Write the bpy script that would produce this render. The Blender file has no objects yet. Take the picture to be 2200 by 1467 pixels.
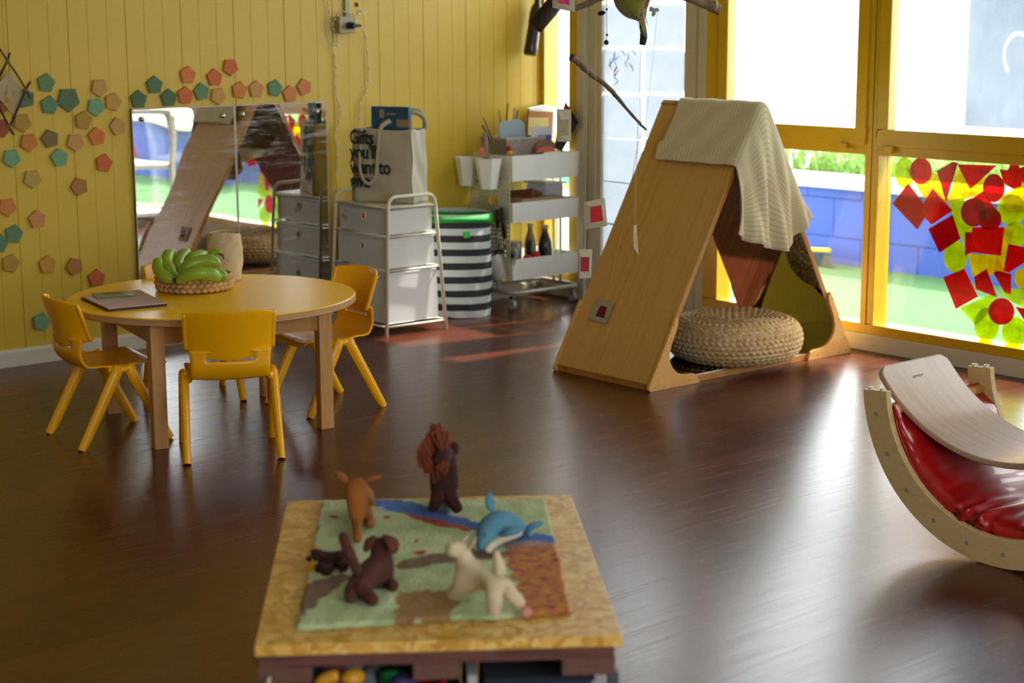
import bpy, bmesh, math, random
from mathutils import Vector, Matrix, Quaternion
random.seed(7)
SC = bpy.context.scene
COL = SC.collection
PI = math.pi
def R(d): return math.radians(d)

# ------------------------------------------------------------------ camera, world, sun, exposure
cam_d = bpy.data.cameras.new('camera'); cam = bpy.data.objects.new('camera', cam_d); COL.objects.link(cam)
cam_d.sensor_width = 36; cam_d.lens = 59.7583
cam.matrix_world = Matrix([[0.76412, 0.1232097, -0.6331982, -5.85992], [-0.6450591, 0.139247, -0.7513382, -6.70346], [-0.0044012, 0.9825628, 0.185879, 1.42], [0, 0, 0, 1]])
cam_d.dof.use_dof = True; cam_d.dof.focus_distance = 5.25; cam_d.dof.aperture_fstop = 3.6
cam_d.clip_start = .05
SC.camera = cam
w = bpy.data.worlds.new('world'); SC.world = w; w.use_nodes = True
bg = w.node_tree.nodes['Background']; bg.inputs[0].default_value = (.95, .97, 1, 1); bg.inputs[1].default_value = 4.2
sun_d = bpy.data.lights.new('sun', 'SUN'); sun_d.energy = 6.5; sun_d.angle = R(1.2); sun_d.color = (1, .95, .86)
sun = bpy.data.objects.new('sun', sun_d); COL.objects.link(sun)
sun.rotation_euler = Vector((.667, -.12, 1.0)).to_track_quat('Z', 'Y').to_euler()
for (py, pw) in ((-2.55, 5.1),):
    pd_ = bpy.data.lights.new('portal', 'AREA'); pd_.shape = 'RECTANGLE'; pd_.size = pw; pd_.size_y = 2.45
    pd_.cycles.is_portal = True
    po = bpy.data.objects.new('portal', pd_); COL.objects.link(po)
    po.matrix_world = Matrix.Translation((.16, py, 1.28)) @ Vector((1, 0, 0)).to_track_quat('Z', 'Y').to_matrix().to_4x4()
pd_ = bpy.data.lights.new('portal', 'AREA'); pd_.shape = 'RECTANGLE'; pd_.size = 3.2; pd_.size_y = 1.7; pd_.cycles.is_portal = True
po = bpy.data.objects.new('portal', pd_); COL.objects.link(po)
po.matrix_world = Matrix.Translation((-4.6, -8.8, 1.65)) @ Vector((0, -1, 0)).to_track_quat('Z', 'Y').to_matrix().to_4x4()
SC.view_settings.view_transform = 'Standard'; SC.view_settings.look = 'None'
SC.view_settings.exposure = 0.95; SC.view_settings.gamma = 1.0; SC.view_settings.use_curve_mapping = False
try:
    SC.cycles.max_bounces = 10; SC.cycles.diffuse_bounces = 5; SC.cycles.glossy_bounces = 5
    SC.cycles.transparent_max_bounces = 24; SC.cycles.transmission_bounces = 6
    SC.cycles.sample_clamp_indirect = 6; SC.cycles.use_denoising = True; SC.cycles.caustics_reflective = False
except Exception: pass

# ------------------------------------------------------------------ materials
def lin(h):
    h = h.lstrip('#'); o = []
    for i in (0, 2, 4):
        c = int(h[i:i+2], 16) / 255; o.append(c / 12.92 if c <= .04045 else ((c + .055) / 1.055) ** 2.4)
    return (*o, 1)
def nt_new(name):
    m = bpy.data.materials.new(name); m.use_nodes = True; nt = m.node_tree
    b = nt.nodes['Principled BSDF']; return m, nt, b
def coords(nt, scale=(1, 1, 1), rot=(0, 0, 0)):
    tc = nt.nodes.new('ShaderNodeTexCoord'); mp = nt.nodes.new('ShaderNodeMapping')
    mp.inputs['Scale'].default_value = scale; mp.inputs['Rotation'].default_value = rot
    nt.links.new(tc.outputs['Object'], mp.inputs[0]); return mp.outputs[0]
def noise(nt, vec, scale, detail=3, rough=.5):
    n = nt.nodes.new('ShaderNodeTexNoise'); n.inputs['Scale'].default_value = scale
    n.inputs['Detail'].default_value = detail; n.inputs['Roughness'].default_value = rough
    nt.links.new(vec, n.inputs['Vector']); return n.outputs['Fac']
def ramp(nt, fac, stops):
    r = nt.nodes.new('ShaderNodeValToRGB'); e = r.color_ramp.elements
    while len(e) < len(stops): e.new(.5)
    for i, (p, c) in enumerate(stops): e[i].position = p; e[i].color = c
    nt.links.new(fac, r.inputs[0]); return r.outputs[0]
def addbump(nt, b, fac, strength, dist=.002):
    bp = nt.nodes.new('ShaderNodeBump'); bp.inputs['Strength'].default_value = strength; bp.inputs['Distance'].default_value = dist
    nt.links.new(fac, bp.inputs['Height']); nt.links.new(bp.outputs[0], b.inputs['Normal'])
MC = {}
def mat(name, c, r=.5, m=0, var=.06, vs=12, bump=0, bs=60, sheen=0, coat=0, stretch=(1, 1, 1), dist=.002, trans=0):
    if name in MC: return MC[name]
    mt, nt, b = nt_new(name); l = lin(c)
    v = coords(nt, stretch)
    if var:
        f = noise(nt, v, vs)
        a = tuple(max(0, x * (1 - var)) for x in l[:3]) + (1,); z = tuple(min(1, x * (1 + var)) for x in l[:3]) + (1,)
        nt.links.new(ramp(nt, f, [(.3, a), (.7, z)]), b.inputs['Base Color'])
    else: b.inputs['Base Color'].default_value = l
    b.inputs['Roughness'].default_value = r; b.inputs['Metallic'].default_value = m
    if sheen: b.inputs['Sheen Weight'].default_value = sheen
    if coat: b.inputs['Coat Weight'].default_value = coat; b.inputs['Coat Roughness'].default_value = .08
    if bump: addbump(nt, b, noise(nt, v, bs, 4), bump, dist)
    if trans:
        tr = nt.nodes.new('ShaderNodeBsdfTranslucent'); tr.inputs[0].default_value = l
        mx = nt.nodes.new('ShaderNodeMixShader'); mx.inputs[0].default_value = trans
        nt.links.new(b.outputs[0], mx.inputs[1]); nt.links.new(tr.outputs[0], mx.inputs[2])
        nt.links.new(mx.outputs[0], nt.nodes['Material Output'].inputs[0])
    MC[name] = mt; return mt
def wood(name, c1, c2, stretch=(2, 2, 30), scale=4, r=.42, coat=0, bump=.15, rot=(0, 0, 0)):
    if name in MC: return MC[name]
    mt, nt, b = nt_new(name); v = coords(nt, stretch, rot)
    f = noise(nt, v, scale, 6, .6)
    nt.links.new(ramp(nt, f, [(.28, lin(c1)), (.5, lin(c2)), (.75, lin(c1))]), b.inputs['Base Color'])
    b.inputs['Roughness'].default_value = r
    if coat: b.inputs['Coat Weight'].default_value = coat; b.inputs['Coat Roughness'].default_value = .12
    if bump: addbump(nt, b, f, bump, .001)
    MC[name] = mt; return mt
def gelmat(name, c, gloss=.06, bump=.5, bs=18):
    if name in MC: return MC[name]
    mt = bpy.data.materials.new(name); mt.use_nodes = True; nt = mt.node_tree; nt.nodes.remove(nt.nodes['Principled BSDF'])
    out = nt.nodes['Material Output']; tb = nt.nodes.new('ShaderNodeBsdfTransparent'); gl = nt.nodes.new('ShaderNodeBsdfGlossy')
    v = coords(nt, (1, 1, 1)); f = noise(nt, v, bs, 5, .6); l = lin(c)
    nt.links.new(ramp(nt, f, [(.3, tuple(x * .6 for x in l[:3]) + (1,)), (.7, l)]), tb.inputs[0])
    gl.inputs['Roughness'].default_value = .12; mx = nt.nodes.new('ShaderNodeMixShader'); mx.inputs[0].default_value = gloss
    bp = nt.nodes.new('ShaderNodeBump'); bp.inputs['Strength'].default_value = bump; nt.links.new(f, bp.inputs['Height']); nt.links.new(bp.outputs[0], gl.inputs['Normal'])
    trl = nt.nodes.new('ShaderNodeBsdfTranslucent'); trl.inputs[0].default_value = l; m2 = nt.nodes.new('ShaderNodeMixShader'); m2.inputs[0].default_value = .06
    nt.links.new(tb.outputs[0], m2.inputs[1]); nt.links.new(trl.outputs[0], m2.inputs[2])
    nt.links.new(m2.outputs[0], mx.inputs[1]); nt.links.new(gl.outputs[0], mx.inputs[2]); nt.links.new(mx.outputs[0], out.inputs[0])
    MC[name] = mt; return mt
def glassmat(name, tint=(.96, .98, .97, 1)):
    if name in MC: return MC[name]
    mt = bpy.data.materials.new(name); mt.use_nodes = True; nt = mt.node_tree; nt.nodes.remove(nt.nodes['Principled BSDF'])
    out = nt.nodes['Material Output']; tb = nt.nodes.new('ShaderNodeBsdfTransparent'); tb.inputs[0].default_value = tint
    gl = nt.nodes.new('ShaderNodeBsdfGlossy'); gl.inputs['Roughness'].default_value = .01
    lw = nt.nodes.new('ShaderNodeLayerWeight'); pw = nt.nodes.new('ShaderNodeMath'); pw.operation = 'POWER'; pw.inputs[1].default_value = 5
    fr = nt.nodes.new('ShaderNodeMath'); fr.operation = 'MULTIPLY_ADD'; fr.inputs[1].default_value = .9; fr.inputs[2].default_value = .04; mx = nt.nodes.new('ShaderNodeMixShader')
    nt.links.new(lw.outputs['Facing'], pw.inputs[0]); nt.links.new(pw.outputs[0], fr.inputs[0]); nt.links.new(fr.outputs[0], mx.inputs[0]); nt.links.new(tb.outputs[0], mx.inputs[1]); nt.links.new(gl.outputs[0], mx.inputs[2])
    nt.links.new(mx.outputs[0], out.inputs[0]); MC[name] = mt; return mt

# ------------------------------------------------------------------ mesh builder
class MB:
    def __init__(s): s.v = []; s.f = []; s.mi = []; s.cur = 0
    def add(s, vs, fs):
        o = len(s.v); s.v += [Vector(p) for p in vs]; s.f += [[o + i for i in f] for f in fs]; s.mi += [s.cur] * len(fs); return s
    def box(s, x0, y0, z0, x1, y1, z1, M=None):
        p = [(x0,y0,z0),(x1,y0,z0),(x1,y1,z0),(x0,y1,z0),(x0,y0,z1),(x1,y0,z1),(x1,y1,z1),(x0,y1,z1)]
        if M: p = [M @ Vector(q) for q in p]
        return s.add(p, [(0,3,2,1),(4,5,6,7),(0,1,5,4),(1,2,6,5),(2,3,7,6),(3,0,4,7)])
    def beam(s, a, b, wd, th, up=(0, 0, 1)):
        a = Vector(a); b = Vector(b); d = (b - a); L = d.length; d.normalize(); u = Vector(up); x = d.cross(u)
        if x.length < 1e-4: x = d.cross(Vector((0, 1, 0)))
        x.normalize(); u = x.cross(d)
        M = Matrix((( d.x, x.x, u.x, a.x), (d.y, x.y, u.y, a.y), (d.z, x.z, u.z, a.z), (0,0,0,1)))
        return s.box(0, -wd/2, -th/2, L, wd/2, th/2, M)
    def tube(s, pts, r, seg=8, closed=False, cap=True, flat=1.0):
        pts = [Vector(p) for p in pts]; n = len(pts); rs = r if isinstance(r, (list, tuple)) else [r] * n
        V = []; up = None
        for i, p in enumerate(pts):
            if closed: t = pts[(i+1) % n] - pts[i-1]
            else: t = pts[min(i+1, n-1)] - pts[max(i-1, 0)]
            t.normalize()
            if up is None:
                up = Vector((0, 0, 1)) if abs(t.z) < .9 else Vector((1, 0, 0))
            up = (up - t * up.dot(t)); up.normalize(); x = t.cross(up)
            for k in range(seg):
                a = 2 * PI * k / seg; V.append(p + x * math.cos(a) * rs[i] + up * math.sin(a) * rs[i] * flat)
        F = []
        for i in range(n if closed else n - 1):
            for k in range(seg):
                a = i * seg + k; b = i * seg + (k+1) % seg; j = ((i+1) % n) * seg
                F.append((a, b, j + (k+1) % seg, j + k))
        if cap and not closed: F.append(tuple(range(seg))[::-1]); F.append(tuple((n-1) * seg + k for k in range(seg)))
        return s.add(V, F)
    def lathe(s, prof, c=(0, 0, 0), seg=32, M=None):
        V = []; n = len(prof)
        for r, z in prof:
            for k in range(seg):
                a = 2 * PI * k / seg; q = Vector((c[0] + r * math.cos(a), c[1] + r * math.sin(a), c[2] + z)); V.append(M @ q if M else q)
        F = []
        for i in range(n - 1):
            for k in range(seg):
                F.append((i*seg+k, i*seg+(k+1)%seg, (i+1)*seg+(k+1)%seg, (i+1)*seg+k))
        F.append(tuple(range(seg))[::-1]); F.append(tuple((n-1)*seg+k for k in range(seg)))
        return s.add(V, F)
    def cyl(s, a, b, r, seg=12): return s.tube([a, b], r, seg)
    def ball(s, c, r, seg=14, rings=9, M=None):
        if not isinstance(r, (list, tuple)): r = (r, r, r)
        V = []; 
        for i in range(rings + 1):
            th = PI * i / rings
            for k in range(seg):
                a = 2 * PI * k / seg; q = Vector((r[0]*math.sin(th)*math.cos(a), r[1]*math.sin(th)*math.sin(a), r[2]*math.cos(th)))
                if M: q = M @ q
                V.append(q + Vector(c))
        F = [(i*seg+k, (i+1)*seg+k, (i+1)*seg+(k+1)%seg, i*seg+(k+1)%seg) for i in range(rings) for k in range(seg)]
        return s.add(V, F)
    def prism(s, poly, fn, d):
        """poly of 2d points, fn maps to 3d, d = offset vector"""
        n = len(poly); a = [Vector(fn(*p)) for p in poly]; d = Vector(d)
        F = [tuple(range(n)), tuple(range(2*n-1, n-1, -1))] + [(i, (i+1) % n, n + (i+1) % n, n + i)[::-1] for i in range(n)]
        return s.add(a + [p + d for p in a], F)
    def sheet(s, fn, nu, nv, keep=None, closed=False):
        V = [fn(i / (nu if closed else nu - 1), j / (nv - 1)) for j in range(nv) for i in range(nu)]
        F = []
        for j in range(nv - 1):
            for i in range(nu if closed else nu - 1):
                if keep and not keep((i + .5) / (nu - 1), (j + .5) / (nv - 1)): continue
                i2 = (i + 1) % nu; F.append((j*nu+i, j*nu+i2, (j+1)*nu+i2, (j+1)*nu+i))
        return s.add(V, F)
    def build(s, name, mats, parent=None, smooth=False, bevel=0, solid=0, sub=0, world=False, offset=0, matfn=None, ang=40):
        me = bpy.data.meshes.new(name)
        loc = Vector((0, 0, 0))
        if parent is None:
            xs = [v.x for v in s.v]; ys = [v.y for v in s.v]; zs = [v.z for v in s.v]
            loc = Vector(((min(xs)+max(xs))/2, (min(ys)+max(ys))/2, min(zs)))
        me.from_pydata([tuple(v - loc) for v in s.v], [], s.f)
        bm = bmesh.new(); bm.from_mesh(me); bmesh.ops.remove_doubles(bm, verts=bm.verts, dist=1e-6)
        if not solid: bmesh.ops.recalc_face_normals(bm, faces=bm.faces)
        bm.to_mesh(me); bm.free()
        if not isinstance(mats, (list, tuple)): mats = [mats]
        for m in mats: me.materials.append(m)
        if len(mats) > 1:
            if matfn:
                for p in me.polygons: p.material_index = matfn(p.center + loc)
            elif len(me.polygons) == len(s.mi):
                for p, k in zip(me.polygons, s.mi): p.material_index = k
        o = bpy.data.objects.new(name, me); COL.objects.link(o)
        if parent is None: o.location = loc
        else:
            o.parent = parent
            if world:
                o.matrix_parent_inverse = (Matrix.Translation(parent.location) @ parent.rotation_euler.to_matrix().to_4x4()).inverted()
        if solid:
            md = o.modifiers.new('Solidify', 'SOLIDIFY'); md.thickness = solid; md.offset = offset
        if bevel:
            md = o.modifiers.new('Bevel', 'BEVEL'); md.width = bevel; md.segments = 2; md.limit_method = 'ANGLE'; md.angle_limit = R(35)
        if sub:
            md = o.modifiers.new('Subdivision', 'SUBSURF'); md.levels = sub; md.render_levels = sub
        if smooth:
            for p in me.polygons: p.use_smooth = True
            if smooth != 'all':
                try: me.set_sharp_from_angle(angle=R(ang))
                except Exception: pass
        return o
def tag(o, label, cat, group=None):
    o['label'] = label; o['category'] = cat
    if group: o['group'] = group
    return o
def struct(o): o['kind'] = 'structure'; return o
def thing(name, label, cat, loc=(0, 0, 0), rz=0, group=None):
    o = bpy.data.objects.new(name, None); COL.objects.link(o); o.location = loc; o.rotation_euler = (0, 0, rz)
    o.empty_display_size = .05
    return tag(o, label, cat, group)
def skin(name, nodes, edges, m, parent=None, sub=2, root=0):
    """nodes: list of (pos, radius); one continuous body grown with a Skin modifier"""
    me = bpy.data.meshes.new(name); o = bpy.data.objects.new(name, me); COL.objects.link(o)
    base = Vector((0, 0, 0))
    if parent is None: base = Vector((nodes[0][0][0], nodes[0][0][1], min(n[0][2] for n in nodes)))
    me.from_pydata([tuple(Vector(n[0]) - base) for n in nodes], edges, [])
    o.modifiers.new('Skin', 'SKIN')
    for i, n in enumerate(nodes):
        d = me.skin_vertices[0].data[i]; r = n[1]; d.radius = (r, r) if not isinstance(r, tuple) else r
        d.use_root = (i == root)
    md = o.modifiers.new('Subdivision', 'SUBSURF'); md.levels = sub; md.render_levels = sub
    md = o.modifiers['Skin']; md.use_smooth_shade = True
    me.materials.append(m)
    if parent is None: o.location = base
    else:
        o.parent = parent; o.matrix_parent_inverse = (Matrix.Translation(parent.location) @ parent.rotation_euler.to_matrix().to_4x4()).inverted()
    return o
def text(name, s, size, M, m, parent, ext=.0006, spacing=1.0):
    cu = bpy.data.curves.new(name, 'FONT'); cu.body = s; cu.size = size; cu.extrude = ext; cu.space_character = spacing
    cu.offset = size * .019
    tmp = bpy.data.objects.new('tmp_text', cu); COL.objects.link(tmp)
    dg = bpy.context.evaluated_depsgraph_get(); dg.update()
    me = bpy.data.meshes.new_from_object(tmp.evaluated_get(dg)); bpy.data.objects.remove(tmp); bpy.data.curves.remove(cu)
    me.transform(M); me.materials.clear(); me.materials.append(m)
    o = bpy.data.objects.new(name, me); COL.objects.link(o)
    if parent:
        o.parent = parent; o.matrix_parent_inverse = (Matrix.Translation(parent.location) @ parent.rotation_euler.to_matrix().to_4x4()).inverted()
    return o
def arc(c, r, a0, a1, n, fn): return [fn(c[0] + r * math.cos(R(a0 + (a1 - a0) * i / n)), c[1] + r * math.sin(R(a0 + (a1 - a0) * i / n))) for i in range(n + 1)]
def smooth_path(P, n=6):
    P = [Vector(p) for p in P]; out = []
    for i in range(len(P) - 1):
        a = P[max(i-1, 0)]; b = P[i]; c = P[i+1]; d = P[min(i+2, len(P)-1)]
        for k in range(n):
            t = k / n; out.append(.5 * ((2*b) + (c - a)*t + (2*a - 5*b + 4*c - d)*t*t + (3*b - a - 3*c + d)*t*t*t))
    out.append(P[-1]); return out
# ------------------------------------------------------------------ the room
# floor of dark laminate planks running along x
fm, nt, b = nt_new('dark_laminate')
v = coords(nt, (1, 1, 1))
br = nt.nodes.new('ShaderNodeTexBrick'); br.inputs['Scale'].default_value = 1; br.inputs['Brick Width'].default_value = 1.25
br.inputs['Row Height'].default_value = .19; br.inputs['Mortar Size'].default_value = .0012; br.offset = .37
br.inputs['Color1'].default_value = lin('481e12'); br.inputs['Color2'].default_value = lin('5a2a18'); br.inputs['Mortar'].default_value = lin('2a140d')
nt.links.new(v, br.inputs['Vector'])
g = noise(nt, coords(nt, (1.4, 30, 1)), 2.0, 5, .55)
mx = nt.nodes.new('ShaderNodeMix'); mx.data_type = 'RGBA'; mx.blend_type = 'MULTIPLY'; mx.inputs[0].default_value = .85
nt.links.new(br.outputs['Color'], mx.inputs[6]); nt.links.new(ramp(nt, g, [(.3, (.62, .6, .6, 1)), (.7, (1.15, 1.15, 1.15, 1))]), mx.inputs[7])
nt.links.new(mx.outputs[2], b.inputs['Base Color'])
nt.links.new(ramp(nt, g, [(.2, (.22, .22, .22, 1)), (.8, (.30, .30, .30, 1))]), b.inputs['Roughness'])
b.inputs['Specular IOR Level'].default_value = .42
addbump(nt, b, noise(nt, coords(nt, (6, 40, 1)), 5, 2), .05, .0005)
struct(MB().box(-8, -9, -.06, 0, 0, 0).build('floor', fm))
struct(MB().box(-8, -9, 2.7, .1, .1, 2.8).build('ceiling', mat('ceiling_paint', 'e6e2d6', .9)))

# plank wall behind: vertical tongue-and-groove boards with real grooves
yel = mat('wall_yellow', 'ccac32', .42, var=.03, vs=3, bump=.05, bs=300)
mb = MB(); prof = []; x = -8.0; gx = []
k = 0
while x < 0:
    gx.append(x); x += .0885
first = -2.803
off = (first - gx[0]) % .0885
prof = [(-8, 0)]
x = -8 + off
while x < -.02:
    dg = .0012 if k % 3 else .003
    prof += [(x - .0022, 0), (x - .0008, dg), (x + .0008, dg), (x + .0022, 0)]; x += .0885; k += 1
prof.append((0, 0))
mb.sheet(lambda u, v_: (prof[round(u * (len(prof)-1))][0], prof[round(u * (len(prof)-1))][1], 2.7 * v_), len(prof), 2)
mb.box(-8, .008, 0, .1, .1, 2.7)
struct(mb.build('wall_back', yel))
bwh = mat('skirting_white', 'cfc8b8', .55, var=.05, vs=6)
def skirt(name, a, b_, n, h=.072):
    # a->b along the wall, n = into the room
    a = Vector(a); b_ = Vector(b_); n = Vector(n)
    P = [(0, 0), (.014, 0), (.014, h - .012), (.009, h), (0, h)]
    m = MB(); m.prism(P, lambda q, z: a + n * q + Vector((0, 0, z)), b_ - a); return struct(m.build(name, bwh))
skirt('baseboard_back', (-8, 0, 0), (-.0, 0, 0), (0, -1, 0))

# window wall (x = 0)
fy = mat('frame_yellow', 'c8a214', .3, var=.04, vs=5, coat=.2)
fw = mat('frame_white', 'c3bda9', .5, var=.04, vs=4)
glass = glassmat('window_glass')
def bars(name, L, m, par=None, bevel=.003):
    q = MB()
    for t in L: q.box(*t)
    o = q.build(name, m, par, bevel=bevel)
    return o
X0, X1 = -.012, .085
# solid wall above the glazing and low kerb beneath it
struct(MB().box(0, -9, 2.42, .1, 0, 2.7).build('wall_right', yel))
kerb = mat('kerb_paint', 'c9c1ab', .55, var=.05, vs=4)
q = MB(); q.box(-.016, -1.17 - 7.83, 0, .1, -1.175, .075); q.box(-.016, -.285, 0, .1, 0, .075)
struct(q.build('baseboard_right', kerb, bevel=.004))
def pane(name, y0, y1, z0, z1, par, x=.052):
    return MB().box(x, y0, z0, x + .004, y1, z1).build(name, glass, par)
# window_1: the narrow light in the corner
w1 = struct(bars('window_1', [(X0, -.03, .075, X1, 0, 2.42), (X0, -.288, .075, X1, -.222, 2.42), (X0, -.222, .075, X1, -.03, .125), (X0, -.222, 2.36, X1, -.03, 2.42)], fy))
def kid(o, p):
    o.parent = p; o.matrix_parent_inverse = Matrix.Translation(-p.location); return o
def in_struct(o, p): return kid(o, p)
def spane(p, *a):
    o = MB().box(a[4] if len(a) > 4 else .052, a[0], a[2], (a[4] if len(a) > 4 else .052) + .004, a[1], a[3]).build('pane', glass); loc = o.location.copy()
    o.parent = p; o.location = loc - p.location; return o
spane(w1, -.222, -.03, .125, 2.36)
# door_1: white framed glazed door
d1 = struct(bars('door_1', [(X0-.01, -.345, 0, X1, -.288, 2.42), (X0, -1.175, 0, X1, -1.118, 2.42), (X0, -1.118, 2.3, X1, -.345, 2.42)], fw))
def chb(p, name, L, m, bevel=.003):
    q = MB()
    for t in L: q.box(*t)
    o = q.build(name, m, bevel=bevel); loc = o.location.copy(); o.parent = p; o.location = loc - p.location; return o
chb(d1, 'door_leaf', [(0, -.45, .005, .05, -.349, 2.29), (0, -1.108, .005, .05, -1.02, 2.29), (.008, -1.02, .005, .042, -.45, .14), (.008, -1.02, 2.27, .042, -.45, 2.30)], fw)
spane(d1, -1.02, -.45, .14, 2.27, .022)
chb(d1, 'gap_strip', [(.002, -1.1165, .005, .03, -1.1095, 2.29)], mat('gap_grey', '8f9a9c', .3, m=.6))  # grey strip filling the gap between door leaf and frame
# windows with a fixed light below and a top hung sash above
def big_window(n, ya, yb, post=True, left=.07):
    """ya > yb : edges of the whole unit"""
    q = [(X0, yb, .075, X1, ya, .118), (X0, ya-left, .118, X1, ya, 2.42), (X0, yb, .118, X1, yb+.035, 2.42), (X0, yb+.035, .848, X1, ya-left, .905), (X0, yb, 2.36, X1, ya-left, 2.42)]
    wd = struct(bars('window_%d' % n, q, fy))
    spane(wd, yb+.035, ya-left, .118, .848)
    a = ya - left + .005; c = yb + .028; S = .058
    chb(wd, 'sash', [(X0-.014, c, .888, .03, a, .955), (X0-.014, c, 2.33, .03, a, 2.39), (X0-.014, a-S, .955, .03, a, 2.33), (X0-.014, c, .955, .03, c+S, 2.33)], fy, .005)
    spane(wd, c+S-.004, a-S+.004, .95, 2.335, .012)
    return wd
w2 = big_window(2, -1.175, -2.145, left=.088)
w3 = big_window(3, -2.145, -3.60, left=.035)
w4 = big_window(4, -3.60, -5.1, left=.035)
for wd, yy, s in ((w2, -2.01, -1), (w3, -2.25, 1), (w3, -3.45, -1), (w4, -3.75, 1)):
    chb(wd, 'handle', [(X0-.03, yy-.02, .862, X0-.012, yy+.02, .892), (X0-.03, yy-.062 if s < 0 else yy+.02, .866, X0-.02, yy-.02 if s < 0 else yy+.062, .874)], fy, .002)
struct(MB().box(0, -9, .075, .1, -5.1, 2.42).build('wall_right', yel))
# unseen slabs added outside to block sun from the windows
struct(MB().box(.1, -.45, 2.56, .85, 1.5, 2.66).build('sun_blocker_corner', mat('sun_blocker_white', 'dcdad0', .8)))
struct(MB().box(.1, -9, 2.56, 1.12, -1.5, 2.66).build('sun_blocker_windows', mat('sun_blocker_white', 'dcdad0', .8)))
# added hazy sheet standing in for a reflection on the upper pane
hz = bpy.data.materials.new('reflection_haze'); hz.use_nodes = True; nt = hz.node_tree; nt.nodes.remove(nt.nodes['Principled BSDF'])
tb = nt.nodes.new('ShaderNodeBsdfTransparent'); df = nt.nodes.new('ShaderNodeBsdfTranslucent'); df.inputs[0].default_value = (.9, .94, 1, 1)
f = noise(nt, coords(nt, (1, 1, 1)), 2.2, 3, .5); hcol = ramp(nt, f, [(.3, (.27, .295, .32, 1)), (.7, (.33, .355, .38, 1))])
# a curve wiped clear by a finger: an arc of a circle on the sheet
hc = (0.0600, -2.7870, 1.2750)
tc = nt.nodes.new('ShaderNodeTexCoord'); sx = nt.nodes.new('ShaderNodeSeparateXYZ'); nt.links.new(tc.outputs['Object'], sx.inputs[0])
def mth(op, a, b_=None):
    n = nt.nodes.new('ShaderNodeMath'); n.operation = op
    for i, q in enumerate((a, b_)):
        if q is None: continue
        if isinstance(q, (int, float)): n.inputs[i].default_value = q
        else: nt.links.new(q, n.inputs[i])
    return n.outputs[0]
SB = ((-3.56 - 2.555) / 2, .985)     # sheet centre line and foot
yy_ = mth('SUBTRACT', sx.outputs[1], hc[1]); zz_ = mth('SUBTRACT', sx.outputs[2], hc[2])
dd_ = mth('SQRT', mth('ADD', mth('MULTIPLY', yy_, yy_), mth('MULTIPLY', mth('MULTIPLY', zz_, zz_), .55)))
ring = mth('LESS_THAN', mth('ABSOLUTE', mth('SUBTRACT', dd_, .062)), .0075)
ring = mth('MULTIPLY', ring, mth('GREATER_THAN', mth('ADD', zz_, mth('MULTIPLY', yy_, 1.2)), -.02))
f2 = noise(nt, coords(nt, (1, 5, 3), (.6, 0, 0)), 3.0, 7, .65)
hm_ = nt.nodes.new('ShaderNodeMix'); hm_.data_type = 'RGBA'; nt.links.new(mth('MULTIPLY', ring, .75), hm_.inputs[0]); nt.links.new(hcol, hm_.inputs[6]); hm_.inputs[7].default_value = (.42, .43, .44, 1)
nt.links.new(hm_.outputs[2], tb.inputs[0])
mxs = nt.nodes.new('ShaderNodeMixShader'); nt.links.new(ramp(nt, f2, [(.45, (.02, .02, .02, 1)), (.85, (.16, .16, .16, 1))]), mxs.inputs[0])
nt.links.new(tb.outputs[0], mxs.inputs[1]); nt.links.new(df.outputs[0], mxs.inputs[2]); nt.links.new(mxs.outputs[0], nt.nodes['Material Output'].inputs[0])
hs = thing('reflection_sheet', 'added hazy sheet for the reflection in the upper right window pane, with finger marks', 'sheet', (.062, -3.06, .96))
MB().box(.06, -3.56, .985, .063, -2.555, 2.3).build('sheet', hz, hs, world=True)

# rest of the room shell, behind and left of the camera
struct(MB().box(-8.1, -9, 0, -8, .1, 2.7).build('wall_left', mat('wall_cream', 'd8d0b4', .8)))
q = MB(); q.box(-8, -9.1, 0, .1, -9, .8); q.box(-8, -9.1, 2.5, .1, -9, 2.7); q.box(-8, -9.1, .8, -6.2, -9, 2.5); q.box(-3.0, -9.1, .8, .1, -9, 2.5)
struct(q.build('wall_front', mat('wall_cream', 'd8d0b4', .8)))

# ------------------------------------------------------------------ the yard outside
turf = mat('turf_green', '4c7844', .9, var=.25, vs=120, bump=.6, bs=500, dist=.01)
struct(MB().box(.1, -10, -.12, 2.26, .75, -.05).build('ground', turf))
struct(MB().box(.1, .75, -.12, 5.5, 4.5, -.05).build('ground', mat('pale_concrete', 'e8e6de', .8)))
bl, nt, b = nt_new('blue_blockwork'); v = coords(nt, (1, 1, 1), (0, R(90), R(90)))
br = nt.nodes.new('ShaderNodeTexBrick'); br.inputs['Scale'].default_value = 1; br.inputs['Brick Width'].default_value = .42; br.inputs['Row Height'].default_value = .235
br.inputs['Mortar Size'].default_value = .007; br.inputs['Mortar Smooth'].default_value = .6
br.inputs['Color1'].default_value = lin('3550ae'); br.inputs['Color2'].default_value = lin('3b58b8'); br.inputs['Mortar'].default_value = lin('1d2f78')
tc = nt.nodes.new('ShaderNodeTexCoord'); sx = nt.nodes.new('ShaderNodeSeparateXYZ'); cx = nt.nodes.new('ShaderNodeCombineXYZ')
nt.links.new(tc.outputs['Object'], sx.inputs[0]); nt.links.new(sx.outputs[1], cx.inputs[0]); nt.links.new(sx.outputs[2], cx.inputs[1]); nt.links.new(cx.outputs[0], br.inputs['Vector'])
nt.links.new(br.outputs['Color'], b.inputs['Base Color']); b.inputs['Roughness'].default_value = .7
addbump(nt, b, br.outputs['Fac'], -.6, .006)
struct(MB().box(2.26, -10, -.12, 2.45, .55, .413).build('trim_1', bl))
struct(MB().box(2.20, -10, .413, 2.50, .56, .476).build('trim_2', mat('coping_white', 'e4e2da', .8), bevel=.008))
struct(MB().box(2.45, -10, -.12, 5.5, .9, .42).build('ground', mat('bed_soil', '5b5a38', .95, var=.2)))
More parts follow.
